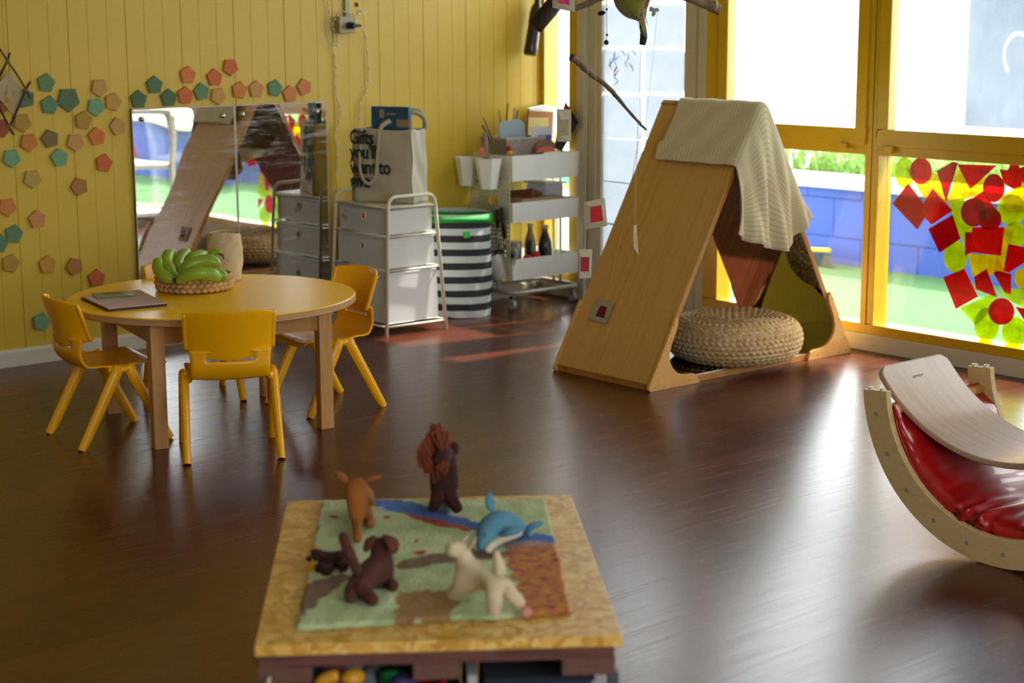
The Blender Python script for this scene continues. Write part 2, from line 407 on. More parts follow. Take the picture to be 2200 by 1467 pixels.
# leafy bed behind the wall
random.seed(3)
lf = MB(); 
for i in range(4200):
    x = 2.52 + random.random() ** 1.4 * 1.5; y = -6.5 + random.random() * 7.4; h = .08 + random.random() * .16 + .03 * math.sin(y * 3.1)
    a = random.random() * 2 * PI; l = .05 + random.random() * .09; dx = math.cos(a) * l; dy = math.sin(a) * l; wd = .004 + random.random() * .006
    px, py = -math.sin(a) * wd, math.cos(a) * wd; z = .42
    lf.add([(x-px, y-py, z), (x+px, y+py, z), (x+dx*.5+px, y+dy*.5+py, z+h*.75), (x+dx*.5-px, y+dy*.5-py, z+h*.75), (x+dx, y+dy, z+h)], [(0,1,2,3), (3,2,4)])
random.seed(5)
for i in range(11000):
    x = 2.5 + random.random() ** 1.2 * 1.2; y = -6.5 + random.random() * 7.4; z = .45 + random.random() ** .8 * (.20 + .05 * math.sin(y * 4)) ; a = random.random() * 6.28; s = .012 + random.random() * .022; t = random.uniform(-.8, .8)
    u = Vector((math.cos(a), math.sin(a), t)) * s; v2 = Vector((-math.sin(a), math.cos(a), random.uniform(-.5, .5))) * s * .5; c = Vector((x, y, z))
    lf.add([c - u, c + v2, c + u, c - v2], [(0, 1, 2, 3)])
gr = mat('leaf_green', '7da24a', .6, var=.5, vs=5, trans=.35)
lo = lf.build('leafy_ground_cover', gr); tag(lo, 'bright green leafy planting on top of the white capped blue wall outside', 'plants'); lo['kind'] = 'stuff'
# hand broom leaning at the foot of the blue wall
b0 = thing('broom', 'yellow topped broom head with grey bristles standing by the blue wall outside', 'broom', (2.1000, -0.1542, -0.0683))
MB().tube([(2.1000, 0.0865, 0.0377), (2.1000, -0.2136, 0.0562)], .014, 10).build('broom_head', mat('broom_yellow', 'f0c415', .5), b0, world=True)
q = MB(); random.seed(9)
A = [(2.1000, 0.0784, 0.0185), (2.1000, -0.2107, 0.0391), (2.1000, 0.0822, -0.0883), (2.1000, -0.2503, -0.0663)]
for i in range(260):
    t = random.random(); t2 = min(1, max(0, t + random.uniform(-.06, .06))); d = random.uniform(-.014, .014)
    p0 = Vector(A[0]).lerp(Vector(A[1]), t); p1 = Vector(A[2]).lerp(Vector(A[3]), t2); p0.x += d*.5; p1.x += d; p1.z = max(p1.z, -.045)
    q.tube([p0, p1], .0022, 3)
q.build('bristles', mat('bristle_grey', '4b5660', .8), b0, world=True)
# stack of turquoise slats seen through the corner light
t0 = thing('play_crate', 'turquoise and green slatted crate on a yellow base outside the corner window', 'crate', (1.6, 1.45, -.05))
ca, cb = (1.5000, 1.5983, 0.4793), (1.5000, 1.3956, 0.4919)
za, zb, zc, zd = (1.5000, 1.5075, 0.4909)[2], (1.5000, 1.5074, 0.4217)[2], (1.5000, 1.5073, 0.3734)[2], (1.5000, 1.5072, 0.3432)[2]
q = MB()
for i in range(4): q.box(1.5, cb[1], zb + (za-zb)*i/4 + .003, 1.9, ca[1], zb + (za-zb)*(i+1)/4 - .003)
q.build('upper_slats', mat('turquoise', '58c9d6', .5), t0, world=True)
MB().box(1.5, cb[1], zc, 1.9, ca[1], zb).build('lower_slats', mat('sea_green', '2fa98a', .5), t0, world=True)
MB().box(1.47, cb[1]-.02, zd, 1.93, ca[1]+.02, zc).build('shelf', mat('crate_yellow', 'e8bf3a', .5), t0, world=True)
q = MB()
for yy in (cb[1]+.03, ca[1]-.03):
    for xx in (1.52, 1.88): q.box(xx-.02, yy-.02, -.05, xx+.02, yy+.02, zd)
q.build('legs', mat('leg_white', 'e8e8e8', .5), t0, world=True)
# ------------------------------------------------------------------ round table and chairs
tw = wood('table_beech', 'b8854a', 'c99a5c', (30, 30, 2.5), 1.6, .45)
tab = thing('round_table', 'low round table with a yellow laminate top and square wooden legs', 'table', (-2.81, -1.425, 0), R(-12.2))
MB().lathe([(.505, .434), (.508, .438), (.508, .456), (.505, .459), (.4, .4595), (0.001, .4595)], seg=96).build('tabletop', mat('laminate_yellow', 'ffc61c', .36, var=.03, vs=3), tab, smooth=True)
MB().lathe([(.506, .433), (.5095, .435), (.5095, .4555), (.507, .4565)], seg=96).build('edge_band', wood('edge_ply', 'a87a48', 'c59a66', (1, 1, 60), 3, .5), tab, smooth=True)
for sx_ in (-1, 1):
    for sy_ in (-1, 1):
        MB().box(sx_*.30-.024, sy_*.30-.024, 0, sx_*.30+.024, sy_*.30+.024, .433).build('leg', tw, tab, bevel=.002)
tw2 = wood('table_beech_h', 'a4733c', 'b98848', (2.5, 30, 30), 1.6, .45)
for a in range(4):
    M = Matrix.Rotation(a * PI/2, 4, 'Z'); MB().box(-.28, -.31, .355, .28, -.288, .433, M).build('apron', tw2, tab)

cy_ = mat('chair_plastic', 'ffb806', .33, var=.02, vs=4, bump=.03, bs=300)
def make_chair(label):
    t = thing('child_chair', label, 'chair', (0, 0, 0), 0, 'yellow plastic chairs round the low table')
    # seat shell: a sheet sweeping back from the front lip and turning up into two uprights with a slot between
    def seat(u, v):
        x = (u - .5) * 2
        if v < .55:
            s = v / .55; y = .165 - s * .25; z = .272 - .012 * math.sin(s * PI * .8) - (.02 * (1 - s * 6) ** 2 if s < 1/6 else 0); wd = .142 - .008 * s
            z += .008 * abs(x) ** 2.5; wd *= (1 - .25 * (1 - s * 4) ** 2 * .25 if s < .25 else 1)
        else:
            s = (v - .55) / .45; a = s * PI / 2
            y = -.085 - .062 * math.sin(min(1, s * 1.6) * PI / 2) - .012 * s; z = .262 + (.02 * s + .085 * max(0, s - .25) / .75) + .006 * s; wd = .134 - .012 * math.sin(s * PI) * .5
            z += .008 * abs(x) ** 2.5 * (1 - s); y += .025 * abs(x) ** 2.2 * s
        return (x * wd, y, z)
    def keep(u, v): return not (.2 < u < .8 and .87 < v < .975)
    MB().sheet(seat, 21, 33, keep).build('seat', cy_, t, smooth='all', solid=.007, offset=-1)
    def back(u, v):
        x = (u - .5) * 2; wd = .137 + .004 * v
        lo = .338 + .03 * abs(x) ** 1.8; z = lo + (.508 - .012 * abs(x) ** 3 - lo) * v
        y = -.152 - .045 * v + .05 * abs(x) ** 2.2
        return (x * wd, y, z)
    MB().sheet(back, 19, 11).build('backrest', cy_, t, smooth='all', solid=.009, bevel=.0015)
    def flange(s):
        q = MB(); P = []
        for v in [i / 10 for i in range(11)]:
            p = Vector(back(0 if s < 0 else 1, v)); P.append(p)
        q.tube(P, .0075, 6, flat=1.6); return q
    for s in (-1, 1):
        flange(s).build('side_rim', cy_, t, smooth='all')
    for s in (-1, 1):
        # hub beside the seat and the two splayed legs running down from it
        MB().tube(smooth_path([(s*.128, -.04, .258), (s*.146, -.015, .262), (s*.150, .02, .262), (s*.132, .045, .262)], 4), [.013]*13, 8).build('leg_hub', cy_, t, smooth='all')
        for e in (-1, 1):
            top = Vector((s*.147, e*.018 + .004, .266)); foot = Vector((s*.153, e*.158, 0))
            q = MB(); n = 9
            P = [top + Vector((0, -e*.012, -.006))] + [top.lerp(foot, i / n) for i in range(n + 1)]
            q.tube(P, [.012] + [.0165 - .003 * i / n for i in range(n + 1)], 10, flat=1.25); 
            for i, p in enumerate(q.v):
                if p.z < .004: q.v[i] = Vector((p.x, p.y, 0))
            q.build('leg', cy_, t, smooth=True)
    return t
def copy_tree(o, parent=None):
    c = o.copy(); COL.objects.link(c)
    if parent: c.parent = parent
    for ch in list(o.children): copy_tree(ch, c)
    return c
ch0 = make_chair('yellow child chair nearest the camera, its backrest turned to the viewer')
chairs = [(-3.002, -1.842, -27), (-3.215, -1.38, -95), (-2.374, -1.477, 87), (-2.675, -1.02, 164)]
labs = [None, 'yellow child chair at the left of the round table seen side on', 'yellow child chair at the right of the round table beside the drawer trolley', 'yellow child chair on the far wall side of the table, mostly hidden behind the bananas']
for i, (x, y, a) in enumerate(chairs):
    o = ch0 if i == 0 else copy_tree(ch0)
    o.location = (x, y, 0); o.rotation_euler = (0, 0, R(a))
    if i: o['label'] = labs[i]

# things on the table top (z .46)
TZ = .4597
pf = thing('paper_folder', 'thin folder of pink paper over dark covers lying on the left of the yellow table', 'folder', (*(-3.1032, -1.3314, 0.4600)[:2], TZ))
A, B_, C_, D_ = [Vector(p) for p in ((-3.2124, -1.2102, 0.4720), (-3.2609, -1.5089, 0.4720), (-3.0544, -1.5387, 0.4720), (-2.9864, -1.2149, 0.4720))]
def quad_slab(a, b_, c, d, z0, z1, grow=0):
    ce = (a + b_ + c + d) / 4; P = [ce + (p - ce) * (1 + grow) for p in (a, b_, c, d)]
    return MB().prism([(p.x, p.y) for p in P], lambda x, y: (x, y, z0), (0, 0, z1 - z0))
quad_slab(A, B_, C_, D_, TZ, TZ + .007).build('back_cover', mat('folder_dark', '33282c', .6), pf, world=True, bevel=.001)
quad_slab(A, B_, C_, D_, TZ + .007, TZ + .0095, -.03).build('inner_sheets', mat('card_tan', '9a7a55', .8), pf, world=True)
quad_slab(A, B_, C_, D_, TZ + .0095, TZ + .012, -.012).build('pink_paper', mat('pink_paper', 'c9adb0', .75), pf, world=True)
gb = thing('green_book', 'small dark green card with a black strip lying on the pink folder', 'book', (*(-3.1224, -1.2657, 0.4740)[:2], TZ + .012))
A, B_, C_, D_ = [Vector(p) for p in ((-3.1623, -1.1883, 0.4740), (-3.1986, -1.3070, 0.4740), (-3.0695, -1.3405, 0.4740), (-3.0429, -1.2243, 0.4740))]
quad_slab(A, B_, C_, D_, TZ + .012, TZ + .0155).build('cover', mat('book_green', '3f6a4c', .35, coat=.3), gb, world=True, bevel=.0006)
A, B_, C_, D_ = [Vector(p) for p in ((-3.1285, -1.2213, 0.4760), (-3.1406, -1.2523, 0.4760), (-3.0777, -1.2666, 0.4760), (-3.0676, -1.2334, 0.4760))]
quad_slab(A, B_, C_, D_, TZ + .0155, TZ + .0165).build('black_strip', mat('strip_black', '1c1c20', .3), gb, world=True)
# woven basket
bc = Vector((-2.792, -1.268, TZ)); br_ = .131
bk = thing('woven_basket', 'shallow round braided water hyacinth basket holding the green bananas', 'basket', bc)
hy = mat('hyacinth', 'c29a62', .7, var=.28, vs=26, bump=.5, bs=90)
MB().lathe([(.001, .001), (br_-.012, .001), (br_-.006, .006), (br_-.012, .012), (.001, .012)], seg=48).build('base', mat('basket_inner', '4a3322', .9), bk, smooth=True)
q = MB(); N = 34
for row in range(3):
    for i in range(N):
        a = 2 * PI * (i + .5 * (row % 2)) / N; ea = 2 * PI * 1.28 / N / 2; r_ = br_ - .003 + .003 * (row == 1)
        z0 = .013 + row * .0165; s = 1 if row % 2 else -1
        P = [Vector((r_ + .004 * math.sin(t * PI), 0, 0)) for t in (0, .25, .5, .75, 1)]
        pts = []
        for t in (0, .25, .5, .75, 1):
            aa = a - ea + 2 * ea * t; rr = r_ + .005 * math.sin(t * PI); pts.append((rr * math.cos(aa), rr * math.sin(aa), z0 + s * (t - .5) * .012))
        q.tube(pts, [.003, .0085, .0105, .0085, .003], 7)
q.build('braided_side', hy, bk, smooth='all')
MB().tube([(br_ * math.cos(2*PI*i/40), br_ * math.sin(2*PI*i/40), .055 + .002 * math.sin(i * 2.4)) for i in range(40)], .0045, 6, closed=True).build('rim', hy, bk, smooth='all')
# bananas, one bunch
ban = thing('banana_bunch', 'bunch of unripe green bananas lying in the woven basket', 'bananas', (bc.x, bc.y, TZ + .02))
gm = mat('banana_green', '86a62e', .38, var=.2, vs=9, coat=.15)
bt = mat('banana_tip', '4a3a20', .8)
BN = [([(-2.9298, -1.3838, 0.5176), (-2.9501, -1.3645, 0.5258), (-2.9547, -1.3170, 0.5410), (-2.9443, -1.2797, 0.5662), (-2.9241, -1.2650, 0.5863)], 1.0),
      ([(-2.9209, -1.3779, 0.5177), (-2.9203, -1.3323, 0.5427), (-2.9087, -1.2829, 0.5665), (-2.8833, -1.2456, 0.5890), (-2.8452, -1.2221, 0.5984)], 1.0),
      ([(-2.9021, -1.3542, 0.5165), (-2.8822, -1.3110, 0.5433), (-2.8564, -1.2736, 0.5673), (-2.8221, -1.2445, 0.5866), (-2.7799, -1.2248, 0.5945)], 1.0),
      ([(-2.8885, -1.3397, 0.5135), (-2.8571, -1.3063, 0.5404), (-2.8183, -1.2798, 0.5644), (-2.7740, -1.2604, 0.5787), (-2.7239, -1.2478, 0.5849)], 1.0),
      ([(-2.9387, -1.4163, 0.5172), (-2.9037, -1.3966, 0.5547), (-2.8628, -1.3987, 0.5777), (-2.8190, -1.4211, 0.5826), (-2.7879, -1.4509, 0.5678)], 1.1),
      ([(-2.9587, -1.4390, 0.5186), (-2.9330, -1.4673, 0.5455), (-2.8969, -1.4954, 0.5550), (-2.8565, -1.5051, 0.5454), (-2.8207, -1.5002, 0.5264)], 1.15),
      ([(-2.8223, -1.3956, 0.5131), (-2.7945, -1.3882, 0.5297), (-2.7775, -1.4018, 0.5329), (-2.7635, -1.4161, 0.5230), (-2.7583, -1.4254, 0.5032)], 1.0),
      ([(-2.8698, -1.3296, 0.5104), (-2.8079, -1.3069, 0.5442), (-2.7644, -1.2993, 0.5613), (-2.7408, -1.3185, 0.5645), (-2.7251, -1.3366, 0.5445)], 1.0)]
for P, k in BN:
    pts = smooth_path(P, 5); n = len(pts); rr = []
    for i in range(n):
        t = i / (n - 1); rr.append(k * .0215 * (.28 + .72 * min(1, t / .32) ** .8 if t < .32 else (1 if t < .75 else max(.25, 1 - ((t - .75) / .25) ** 2 * .78))))
    MB().tube(pts, rr, 10).build('banana', gm, ban, smooth='all', world=True)
MB().tube(smooth_path([(-2.7649, -1.3395, 0.5588), (-2.7547, -1.3407, 0.5886), (-2.7491, -1.3552, 0.6031), (-2.7419, -1.3754, 0.5994)], 4), [.012, .013, .014, .015, .016, .016, .016, .015, .013, .011, .009, .007, .006], 9).build('crown', gm, ban, smooth='all', world=True)
MB().tube([(-2.7475, -1.3715, 0.5961), (-2.7429, -1.3896, 0.5925), (-2.7408, -1.3947, 0.5793)], [.004, .004, .003], 5).build('stalk', bt, ban, world=True)
MB().tube([(-2.9430, -1.3980, 0.5222), (-2.9436, -1.4251, 0.5187), (-2.9332, -1.4331, 0.5219)], [.01, .012, .01], 7).build('crown', bt, ban, world=True)
# crumpled paper pot
pc = Vector((*(-2.5913, -1.1484, 0.4600)[:2], TZ))
pp = mat('washed_paper', 'cbb892', .85, var=.08, vs=8, bump=.7, bs=28, dist=.008)
pot = thing('paper_pot', 'tall cream washable paper pot standing behind the banana basket', 'pot', pc)
def potf(r0, z):
    return r0
q = MB(); random.seed(4)
def pf_(u, v):
    a = 2 * PI * u; r_ = .058 + .009 * math.sin(v * 2.9) + .0012 * math.sin(a * 5 + v * 9) + .001 * math.sin(a * 9 - v * 17) - .001 * (v > .95)
    return (r_ * math.cos(a), r_ * math.sin(a), .001 + .182 * v + .004 * math.sin(a * 2) * v)
q.sheet(pf_, 48, 26, closed=True); q.build('body', pp, pot, smooth='all', solid=.004, offset=-1)
MB().lathe([(.001, .002), (.056, .002), (.056, .006), (.001, .006)], seg=32).build('base', pp, pot)

# ------------------------------------------------------------------ wooden pentagons on the wall
PC = {'teal': '4b6c48', 'light teal': '5b8761', 'dark green': '425a38', 'deep green': '385530', 'pink': 'a67a3b', 'rose pink': 'ab733e', 'tan': 'a27a2c', 'pale tan': '9e812f', 'mustard': '93721b',
      'orange': 'a76619', 'bright orange': 'b46116', 'red orange': 'ab5117', 'brick red': '884416', 'olive brown': '675624', 'brown': '90611d', 'salmon': 'ae682c'}
def pmat(c):
    return wood('stain_' + c.replace(' ', '_'), PC[c], '#%02x%02x%02x' % tuple(min(255, int(int(PC[c][i:i+2], 16) * 1.13 + 5)) for i in (0, 2, 4)), (5, 5, 16), 5, .6, rot=(0, .6, 0))
PT = [(-2.7373, 1.1706, 0.0415, 81, 'teal', 'at the far left, uppermost beside the twig diamond'), (-2.7285, 1.0789, 0.0415, 82, 'teal', 'just left of the big dark one'), (-2.6421, 1.1003, 0.054, 54, 'dark green', 'the one much bigger than the rest'), (-2.8307, 1.1101, 0.0415, 100, 'dark green', 'half hidden behind the paper of the twig diamond'), (-2.4976, 1.1456, 0.0415, 56, 'pink', 'with an orange blush, topmost left of the mirrors'), (-2.5184, 1.0648, 0.0415, 58, 'light teal', 'between the blushed pink tile and the tan one'), (-2.4372, 1.0838, 0.0415, 72, 'tan', 'touching the light teal tile below the blushed pink one'), (-2.5785, 1.0103, 0.0415, 80, 'mustard', 'diagonally below left of the light teal and tan pair'), (-2.521, 0.9404, 0.0415, 97, 'bright orange', 'left of the pale pink tile nearest the mirror'), (-2.4194, 0.9774, 0.0415, 105, 'pink', 'nearest the upper left corner of the mirror'), (-2.62, 0.9211, 0.0415, 54, 'pink', 'between the olive brown tile and the bright orange one'), (-2.7335, 0.94, 0.0415, 103, 'olive brown', 'in the middle of the left cluster'), (-2.8277, 0.9298, 0.0415, 56, 'orange', 'left of the olive brown tile'), (-2.8506, 1.0126, 0.0415, 60, 'mustard', 'under the tip of the twig diamond'), (-2.9431, 0.9948, 0.0415, 60, 'brick red', 'cut by the left edge, beside the twig diamond tip'), (-2.9073, 0.8695, 0.0415, 54, 'light teal', 'in the left column, below the orange tile'), (-2.696, 0.8594, 0.0415, 97, 'light teal', 'below the olive brown tile'), (-2.4941, 0.8257, 0.0415, 78, 'red orange', 'alone at mid height left of the mirror'), (-2.8219, 0.78, 0.0415, 56, 'pale tan', 'below the left column light teal tile'), (-2.6127, 0.733, 0.0415, 110, 'brown', 'alone below the mid height red orange tile'), (-2.9375, 0.6699, 0.0415, 57, 'salmon', 'by the left edge at mid height'), (-2.8101, 0.6083, 0.0415, 95, 'rose pink', 'right of and below the salmon tile'), (-2.9167, 0.5559, 0.0415, 76, 'teal', 'low at the left edge, fuller of the touching pair'), (-2.9822, 0.5223, 0.0415, 76, 'teal', 'low and cut in half by the left edge'), (-2.9382, 0.4352, 0.0415, 72, 'mustard', 'lowest at the left edge'), (-2.7756, 0.4137, 0.0415, 88, 'tan', 'in the lowest row, second from the left edge'), (-2.6537, 0.3944, 0.0415, 112, 'brown', 'in the lowest row, between the tan and red orange ones'), (-2.5539, 0.333, 0.0415, 88, 'red orange', 'lowest of all, just above the table rim'), (-2.3168, 1.0896, 0.0415, 90, 'deep green', 'touching the top left of the mirror'), (-2.237, 1.1481, 0.0415, 90, 'dark green', 'standing above the mirror between two green ones'), (-2.1705, 1.091, 0.0415, 90, 'deep green', 'touching the mirror left of the red orange one'), (-2.0714, 1.1876, 0.0415, 82, 'bright orange', 'above the mirror, over the red orange one'), (-2.0886, 1.0992, 0.0415, 85, 'red orange', 'just above the mirror between green and teal'), (-1.9381, 1.1728, 0.0415, 92, 'red orange', 'directly above the tan tile over the mirror'), (-2.0063, 1.1122, 0.0415, 98, 'teal', 'just right of the red orange tile above the mirror'), (-1.9233, 1.0924, 0.0415, 60, 'tan', 'touching the mirror top near the panel joint'), (-1.8553, 1.2187, 0.0415, 56, 'red orange', 'the highest tile on the wall'), (-1.8126, 1.1143, 0.0415, 80, 'orange', 'right of the tan tile above the mirror'), (-1.7241, 1.1157, 0.0415, 88, 'rose pink', 'above the middle of the right mirror'), (-1.6257, 1.1177, 0.0415, 80, 'teal', 'between the rose pink tile and the salmon ones'), (-1.5442, 1.0886, 0.0415, 93, 'salmon', 'touching the top of the right mirror'), (-1.4655, 1.1188, 0.0415, 105, 'salmon', 'rightmost of all the tiles'), (-2.9338, 1.094, 0.0415, 60, 'orange', 'mostly hidden behind the twig diamond paper'), (-2.8177, 0.175, 0.0415, 75, 'light teal', 'seen below the table top between the legs')]
for (x, z, r_, a, c, where) in PT:
    q = MB(); pl = [(x + r_ * math.cos(R(a + 72 * k)), z + r_ * math.sin(R(a + 72 * k))) for k in range(5)]
    q.prism(pl, lambda u, v: (u, -.0005, v), (0, -.009, 0))
    o = q.build('pentagon_tile', pmat(c), bevel=.0012)
    tag(o, c + ' stained wooden pentagon tile ' + where, 'wall tile', 'wooden pentagons stuck on the yellow wall')

# stick diamond with a little drawing
sd = thing('stick_frame', 'diamond of lashed twigs holding a painted paper, hanging at the left edge of the wall', 'wall hanging', (-2.9221, -0.0300, 0.9659))
tg = mat('twig_brown', '4b3020', .85, var=.3, vs=30, bump=.5, bs=120)
for a, b_ in (((-8, 92), (60, 205)), ((21, 112), (-30, 205)), ((66, 175), (20, 280)), ((-30, 165), (30, 290))):
    pass
def ypt(L): return L
for P, r_ in (([(-2.9508, -0.0300, 1.3305), (-2.9122, -0.0320, 1.2667), (-2.8711, -0.0300, 1.2058), (-2.8384, -0.0300, 1.1484), (-2.8205, -0.0300, 1.1099)], .0035), ([(-2.9012, -0.0340, 1.2982), (-2.9154, -0.0340, 1.2612), (-2.9468, -0.0300, 1.2058), (-2.9776, -0.0300, 1.1562)], .0045),
              ([(-2.8190, -0.0360, 1.1801), (-2.8411, -0.0360, 1.1486), (-2.8750, -0.0300, 1.0777), (-2.9157, -0.0300, 1.0035)], .0048), ([(-2.9776, -0.0300, 1.1562), (-2.9514, -0.0300, 1.0710), (-2.9253, -0.0340, 1.0079), (-2.9039, -0.0340, 0.9653)], .0042)):
    MB().tube(smooth_path(P, 3), r_, 7).build('twig', tg, sd, smooth='all', world=True)
tw_ = mat('twine', '8d7550', .9)
for p in ((-2.9141, -0.0360, 1.2649), (-2.8421, -0.0380, 1.1468), (-2.9234, -0.0380, 1.0023)):
    q = MB()
    for k in range(5):
        a = k * .7; q.tube([Vector(p) + Vector((math.cos(a) * .012, -.002, math.sin(a) * .012)), Vector(p) - Vector((math.cos(a) * .012, .002, math.sin(a) * .012))], .0011, 4)
    q.build('lashing', tw_, sd, world=True)
dp = [(-2.9041, -0.0260, 1.2253), (-2.8480, -0.0260, 1.1277), (-2.8949, -0.0260, 1.0518), (-2.9916, -0.0260, 1.1564)]
dp = [(-2.9080, -0.0260, 1.2272), (-2.8968, -0.0260, 1.2157), (-2.8514, -0.0260, 1.1373), (-2.8503, -0.0260, 1.1221), (-2.8824, -0.0260, 1.0589), (-2.8950, -0.0260, 1.0499), (-2.9105, -0.0260, 1.0599), (-2.9659, -0.0260, 1.1276), (-2.9680, -0.0260, 1.1558)]
pr_, nt, b = nt_new('drawing_paper'); f = noise(nt, coords(nt, (1, 1, 1)), 14, 2)
nt.links.new(ramp(nt, f, [(.35, lin('a9a184')), (.55, lin('a99a6c')), (.7, lin('b08a3c'))]), b.inputs['Base Color']); b.inputs['Roughness'].default_value = .8
MB().prism([(p[0], p[2]) for p in dp], lambda u, v: (u, -.026, v), (0, .0012, 0)).build('drawing', pr_, sd, world=True)
MB().ball((-2.9206, -0.0285, 1.1075), (.009, .0006, .011), 12, 6).build('paint_spot', mat('paint_orange', 'c07a18', .8), sd, world=True)
for pts in ([(-2.9312, -0.0285, 1.1285), (-2.9223, -0.0285, 1.1433), (-2.9277, -0.0285, 1.1209), (-2.9187, -0.0285, 1.1694)], [(-2.8994, -0.0285, 1.1275), (-2.8929, -0.0285, 1.1349), (-2.8887, -0.0285, 1.1385), (-2.8824, -0.0285, 1.1421)], [(-2.9493, -0.0285, 1.1572), (-2.9436, -0.0285, 1.1533)]):
    MB().tube(pts, .0007, 4).build('handwriting', mat('pencil', '4a463c', .8), sd, world=True)
MB().tube([(-2.9063, -0.0300, 1.2198), (-2.9114, -0.0340, 1.2611)], .0007, 4).build('thread', tw_, sd, world=True)
MB().tube([(-2.9247, -0.0340, 1.2707), (-2.9111, -0.0100, 1.5080), (-2.9061, -0.0100, 1.6186)], .0008, 4).build('thread', tw_, sd, world=True)

# ------------------------------------------------------------------ acrylic mirrors
mm, nt, b = nt_new('scuffed_mirror'); b.inputs['Metallic'].default_value = 1; b.inputs['Base Color'].default_value = (.82, .83, .84, 1)
b.inputs['Roughness'].default_value = .015
wv = noise(nt, coords(nt, (1, 1, 1)), 2.6, 1); addbump(nt, b, wv, .11, .02)
sc = noise(nt, coords(nt, (2.2, 1, 26), (0, R(38), 0)), 1.6, 8, .72)
db = nt.nodes.new('ShaderNodeBsdfDiffuse'); db.inputs[0].default_value = (.75, .74, .72, 1)
mx = nt.nodes.new('ShaderNodeMixShader')
big = noise(nt, coords(nt, (1, 1, 1)), 2.3, 2)
mul = nt.nodes.new('ShaderNodeMath'); mul.operation = 'MULTIPLY'
nt.links.new(ramp(nt, sc, [(.51, (0, 0, 0, 1)), (.64, (.6, .6, .6, 1))]), mul.inputs[0]); nt.links.new(ramp(nt, big, [(.40, (0, 0, 0, 1)), (.56, (1, 1, 1, 1))]), mul.inputs[1])
nt.links.new(mul.outputs[0], mx.inputs[0])
nt.links.new(b.outputs[0], mx.inputs[1]); nt.links.new(db.outputs[0], mx.inputs[2]); nt.links.new(mx.outputs[0], nt.nodes['Material Output'].inputs[0])
knob_m = mat('satin_knob', 'b8b2a4', .25, m=.9)
MX = [((-2.3572, -0.0120, 1.0526)[0], (-1.8471, -0.0120, 1.0508)[0], 'left acrylic mirror panel screwed to the yellow wall, edged in white, behind the bananas', [(-2.3105, -0.0200, 1.0053), (-1.9114, -0.0200, 1.0038)]),
      ((-1.8457, -0.0120, 1.0507)[0], (-1.3502, -0.0120, 1.0508)[0], 'right acrylic mirror panel screwed to the yellow wall beside the drawer trolley', [(-1.8102, -0.0200, 1.0061), (-1.4090, -0.0200, 1.0036)])]
for xa, xb, lab, kn in MX:
    zt = 1.05; t = thing('wall_mirror', lab, 'mirror', ((xa + xb) / 2, -.008, .078), 0, 'wall mirrors')
    MB().box(xa, -.012, .078, xb, -.002, zt).build('mirror_sheet', mm, t, world=True)
    q = MB(); e = .004
    q.box(xa, -.0135, .078, xa+e, -.001, zt); q.box(xb-e, -.0135, .078, xb, -.001, zt); q.box(xa, -.0135, zt-e, xb, -.001, zt); q.box(xa, -.0135, .078, xb, -.001, .078+e)
    q.build('edge', mat('mirror_edge', 'c9c4b4', .4), t, world=True)
    for p in kn: MB().ball((p[0], -.02, p[2]), (.011, .008, .011)).build('screw_cap', knob_m, t, smooth='all', world=True)
# ------------------------------------------------------------------ drawer trolley, bag, basket
fr = mat('frame_cream', 'e4dec8', .35, var=.03)
dt = thing('drawer_trolley', 'white metal trolley with three cloudy plastic drawers standing against the yellow wall', 'drawer unit', (-1.22, -.285, 0))
tb_ = .0085
CO = {(-1, -1): ((-1.385, -.508), (-1.352, -.49)), (1, -1): ((-1.05, -.52), (-1.085, -.49)), (-1, 1): ((-1.385, -.06), (-1.352, -.075)), (1, 1): ((-1.05, -.055), (-1.085, -.075))}
def cpt(k, z):
    a, b_ = CO[k]; t = z / .6; return Vector((a[0] + (b_[0]-a[0]) * t, a[1] + (b_[1]-a[1]) * t, z))
for s in (-1, 1):   # each end: an arched tube, foot to foot over the top
    l = cpt((-1, s), 0); r_ = cpt((1, s), 0); l6 = cpt((-1, s), .59); r6 = cpt((1, s), .59)
    P = [l, l6] + [Vector((l6.x + .04 * (1 - math.cos(a * PI/8)), l6.y, .59 + .045 * math.sin(a * PI/8))) for a in range(1, 5)] + \
        [Vector((r6.x - .04 * (1 - math.cos(a * PI/8)), r6.y, .59 + .045 * math.sin(a * PI/8))) for a in range(4, 0, -1)] + [r6, r_]
    MB().tube(P, tb_, 8).build('end_frame', fr, dt, smooth='all', world=True)
for z in (.045, .30, .455, .585):
    for k in (((-1, -1), (1, -1)), ((-1, 1), (1, 1)), ((-1, -1), (-1, 1)), ((1, -1), (1, 1))):
        MB().tube([cpt(k[0], z), cpt(k[1], z)], .005, 6).build('rail', fr, dt, smooth='all', world=True)
a_, b_ = cpt((-1, -1), .59), cpt((1, 1), .59)
MB().box(a_.x + .004, a_.y + .006, .586, b_.x - .004, b_.y - .006, .592).build('top_shelf', fr, dt, world=True)
dp_ = mat('cloudy_plastic', 'f0f0f0', .3, var=.03, vs=4, trans=.25)
hole = mat('hole_dark', '4a4038', .6)
